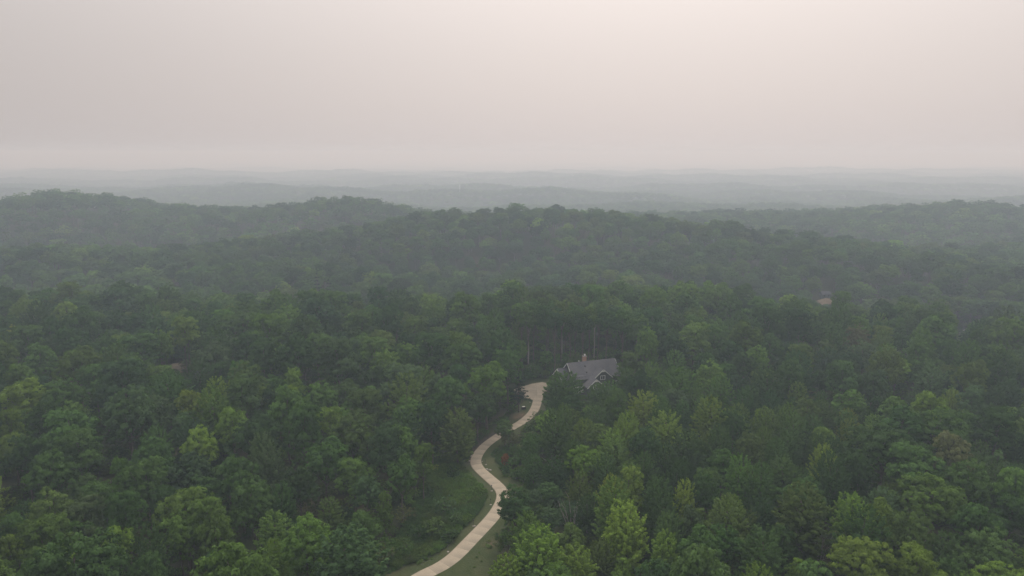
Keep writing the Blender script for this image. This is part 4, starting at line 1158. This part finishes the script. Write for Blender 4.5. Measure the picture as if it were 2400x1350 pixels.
# ------------------------------------------------------------------ far glimpses: sheds, mast, silo
def cottage(px, py, w, d, wall_h, ridge_h, yaw, lab, wall='white', roofm='roof', name='cottage'):
    x, y = survey(px, py)
    e = bpy.data.objects.new(name, None); COL.objects.link(e); e.location = (x, y, tz(x, y)); e.rotation_euler = (0, 0, yaw)
    mb = MB(); P = [(-w / 2, -d / 2, -2), (-w / 2, d / 2, -2), (-w / 2, d / 2, wall_h), (-w / 2, 0, ridge_h), (-w / 2, -d / 2, wall_h)]
    mb.solid(P + [(w / 2, *p[1:]) for p in P], [(4, 3, 2, 1, 0), (5, 6, 7, 8, 9), (0, 1, 6, 5), (1, 2, 7, 6), (2, 3, 8, 7), (3, 4, 9, 8), (4, 0, 5, 9)])
    wl = mb.build('wall', M[wall], e)
    mb = MB()
    for sg in (-1, 1):
        sl = (ridge_h - wall_h) / (d / 2)
        q = [(-w / 2 - .4, 0, ridge_h + .2), (-w / 2 - .4, sg * (d / 2 + .4), wall_h + .2 - .4 * sl), (w / 2 + .4, sg * (d / 2 + .4), wall_h + .2 - .4 * sl), (w / 2 + .4, 0, ridge_h + .2)]
        if sg > 0: q = q[::-1]
        mb.slab(q[::-1] if np.cross(np.subtract(q[1], q[0]), np.subtract(q[3], q[0]))[2] < 0 else q, .12)
    mb.build('roof', M[roofm], e)
    for k in (-1, 1):
        mb = MB(); mb.box(k * w * .25 - .5, k * w * .25 + .5, -d / 2 - .04, -d / 2 - .005, wall_h * .4, wall_h * .8); mb.build('window', M['glass'], e)
    return tag(e, lab, 'house')
for poly, nm, mt, lab in ((DIRTS[0], 'earth_clearing', 'dirt', 'bare tan earth patch among trees on the far wooded slope'), (LANE, 'gravel_lane', 'lane', 'short grey stretch of lane curving between far trees'),
                      (DIRTS[1], 'earth_bank', 'bank', 'dull earth bank in a small gap of the wood')):
    n_ = len(poly); ctr = poly.mean(0)
    V = [(*(ctr + (p - ctr) * 1.25), tz(*p) - 1.5) for p in poly] + [(*p, tz(*p) + .55) for p in poly] + [(*ctr, tz(*ctr) + .7)]
    tag(link(nm, mesh_poly(nm, V, [(i, (i + 1) % n_, n_ + (i + 1) % n_, n_ + i) for i in range(n_)] + [(n_ + i, n_ + (i + 1) % n_, 2 * n_) for i in range(n_)]), M[mt]), lab, kind='structure')
cottage(1933, 697, 6, 4, 2.6, 4.2, .1, 'small grey-roofed shed above the bare earth patch on the wooded slope', 'siding', 'roof', 'shed')
cottage(1828, 735, 9, 7, 3.0, 5.0, .5, 'pale-roofed house half hidden in trees below the bare earth patch', 'white', 'metal')
cottage(-6, 962, 12, 8, 4.0, 7.0, .8, 'grey-roofed house peeping through trees at the far left edge', 'white', 'roof')
cottage(478, 892, 6, 4, 2.4, 3.8, .3, 'little weathered shed under the trees by the left clearing', 'stone', 'roof', 'shed')
x, y = survey(1078, 464)
mb = MB(); mb.lathe([(.6, -2), (.5, 12), (.35, 30), (.22, 39)], 8); mast_e = bpy.data.objects.new('radio_mast', None); COL.objects.link(mast_e); mast_e.location = (x, y, tz(x, y))
mb.build('pole', M['white'], mast_e)
mb = MB(); mb.lathe([(.9, 35.5), (1.0, 36), (1.0, 38.4), (.9, 38.6)], 9); mb.build('antenna', M['white'], mast_e)
tag(mast_e, 'thin white radio mast rising from the misty far plain', 'mast')
for px, py, hgt, rr, lab in ((1327, 443, 2, 2.5, 'tiny white silo on the misty plain above the central ridge'), (1708, 425, 4, 3.2, 'tiny white tower on the plain beyond the right-hand valley')):
    x, y = survey(px, py)
    e = bpy.data.objects.new('silo', None); COL.objects.link(e); e.location = (x, y, tz(x, y))
    mb = MB(); mb.lathe([(rr, -3), (rr, hgt + 6)], 14); mb.build('drum', M['white'], e)
    mb = MB(); mb.lathe([(rr * 1.03, hgt + 6), (rr * .8, hgt + 6 + rr * .5), (rr * .2, hgt + 6 + rr * .75)], 14); mb.build('dome', M['metal'], e)
    tag(e, lab, 'silo')

# ------------------------------------------------------------------ haze: smoke-laden air from the ground to just above the camera
zlo = float(GZ.min()) - 1.0
mb = MB(); mb.box(gx.min() - 50, gx.max() + 50, gy.min() - 50, gy.max() + 50, zlo, CAM_Z + 25)
hm, ht, hn, hl = mat_nodes('haze')
ho = hn('ShaderNodeOutputMaterial'); hv_ = hn('ShaderNodeVolumePrincipled')
hv_.inputs['Color'].default_value = (0.545, 0.66, 0.80, 1)         # smoke: scatters, and soaks up a little
hv_.inputs['Absorption Color'].default_value = (0.404, 0.152, 0.0, 1)
hv_.inputs['Density'].default_value = 0.00054
hv_.inputs['Anisotropy'].default_value = 0.35
hl(hv_.outputs[0], ho.inputs['Volume'])
tag(mb.build('haze', hm), 'pale smoky haze lying over the whole forest', 'haze', kind='stuff')
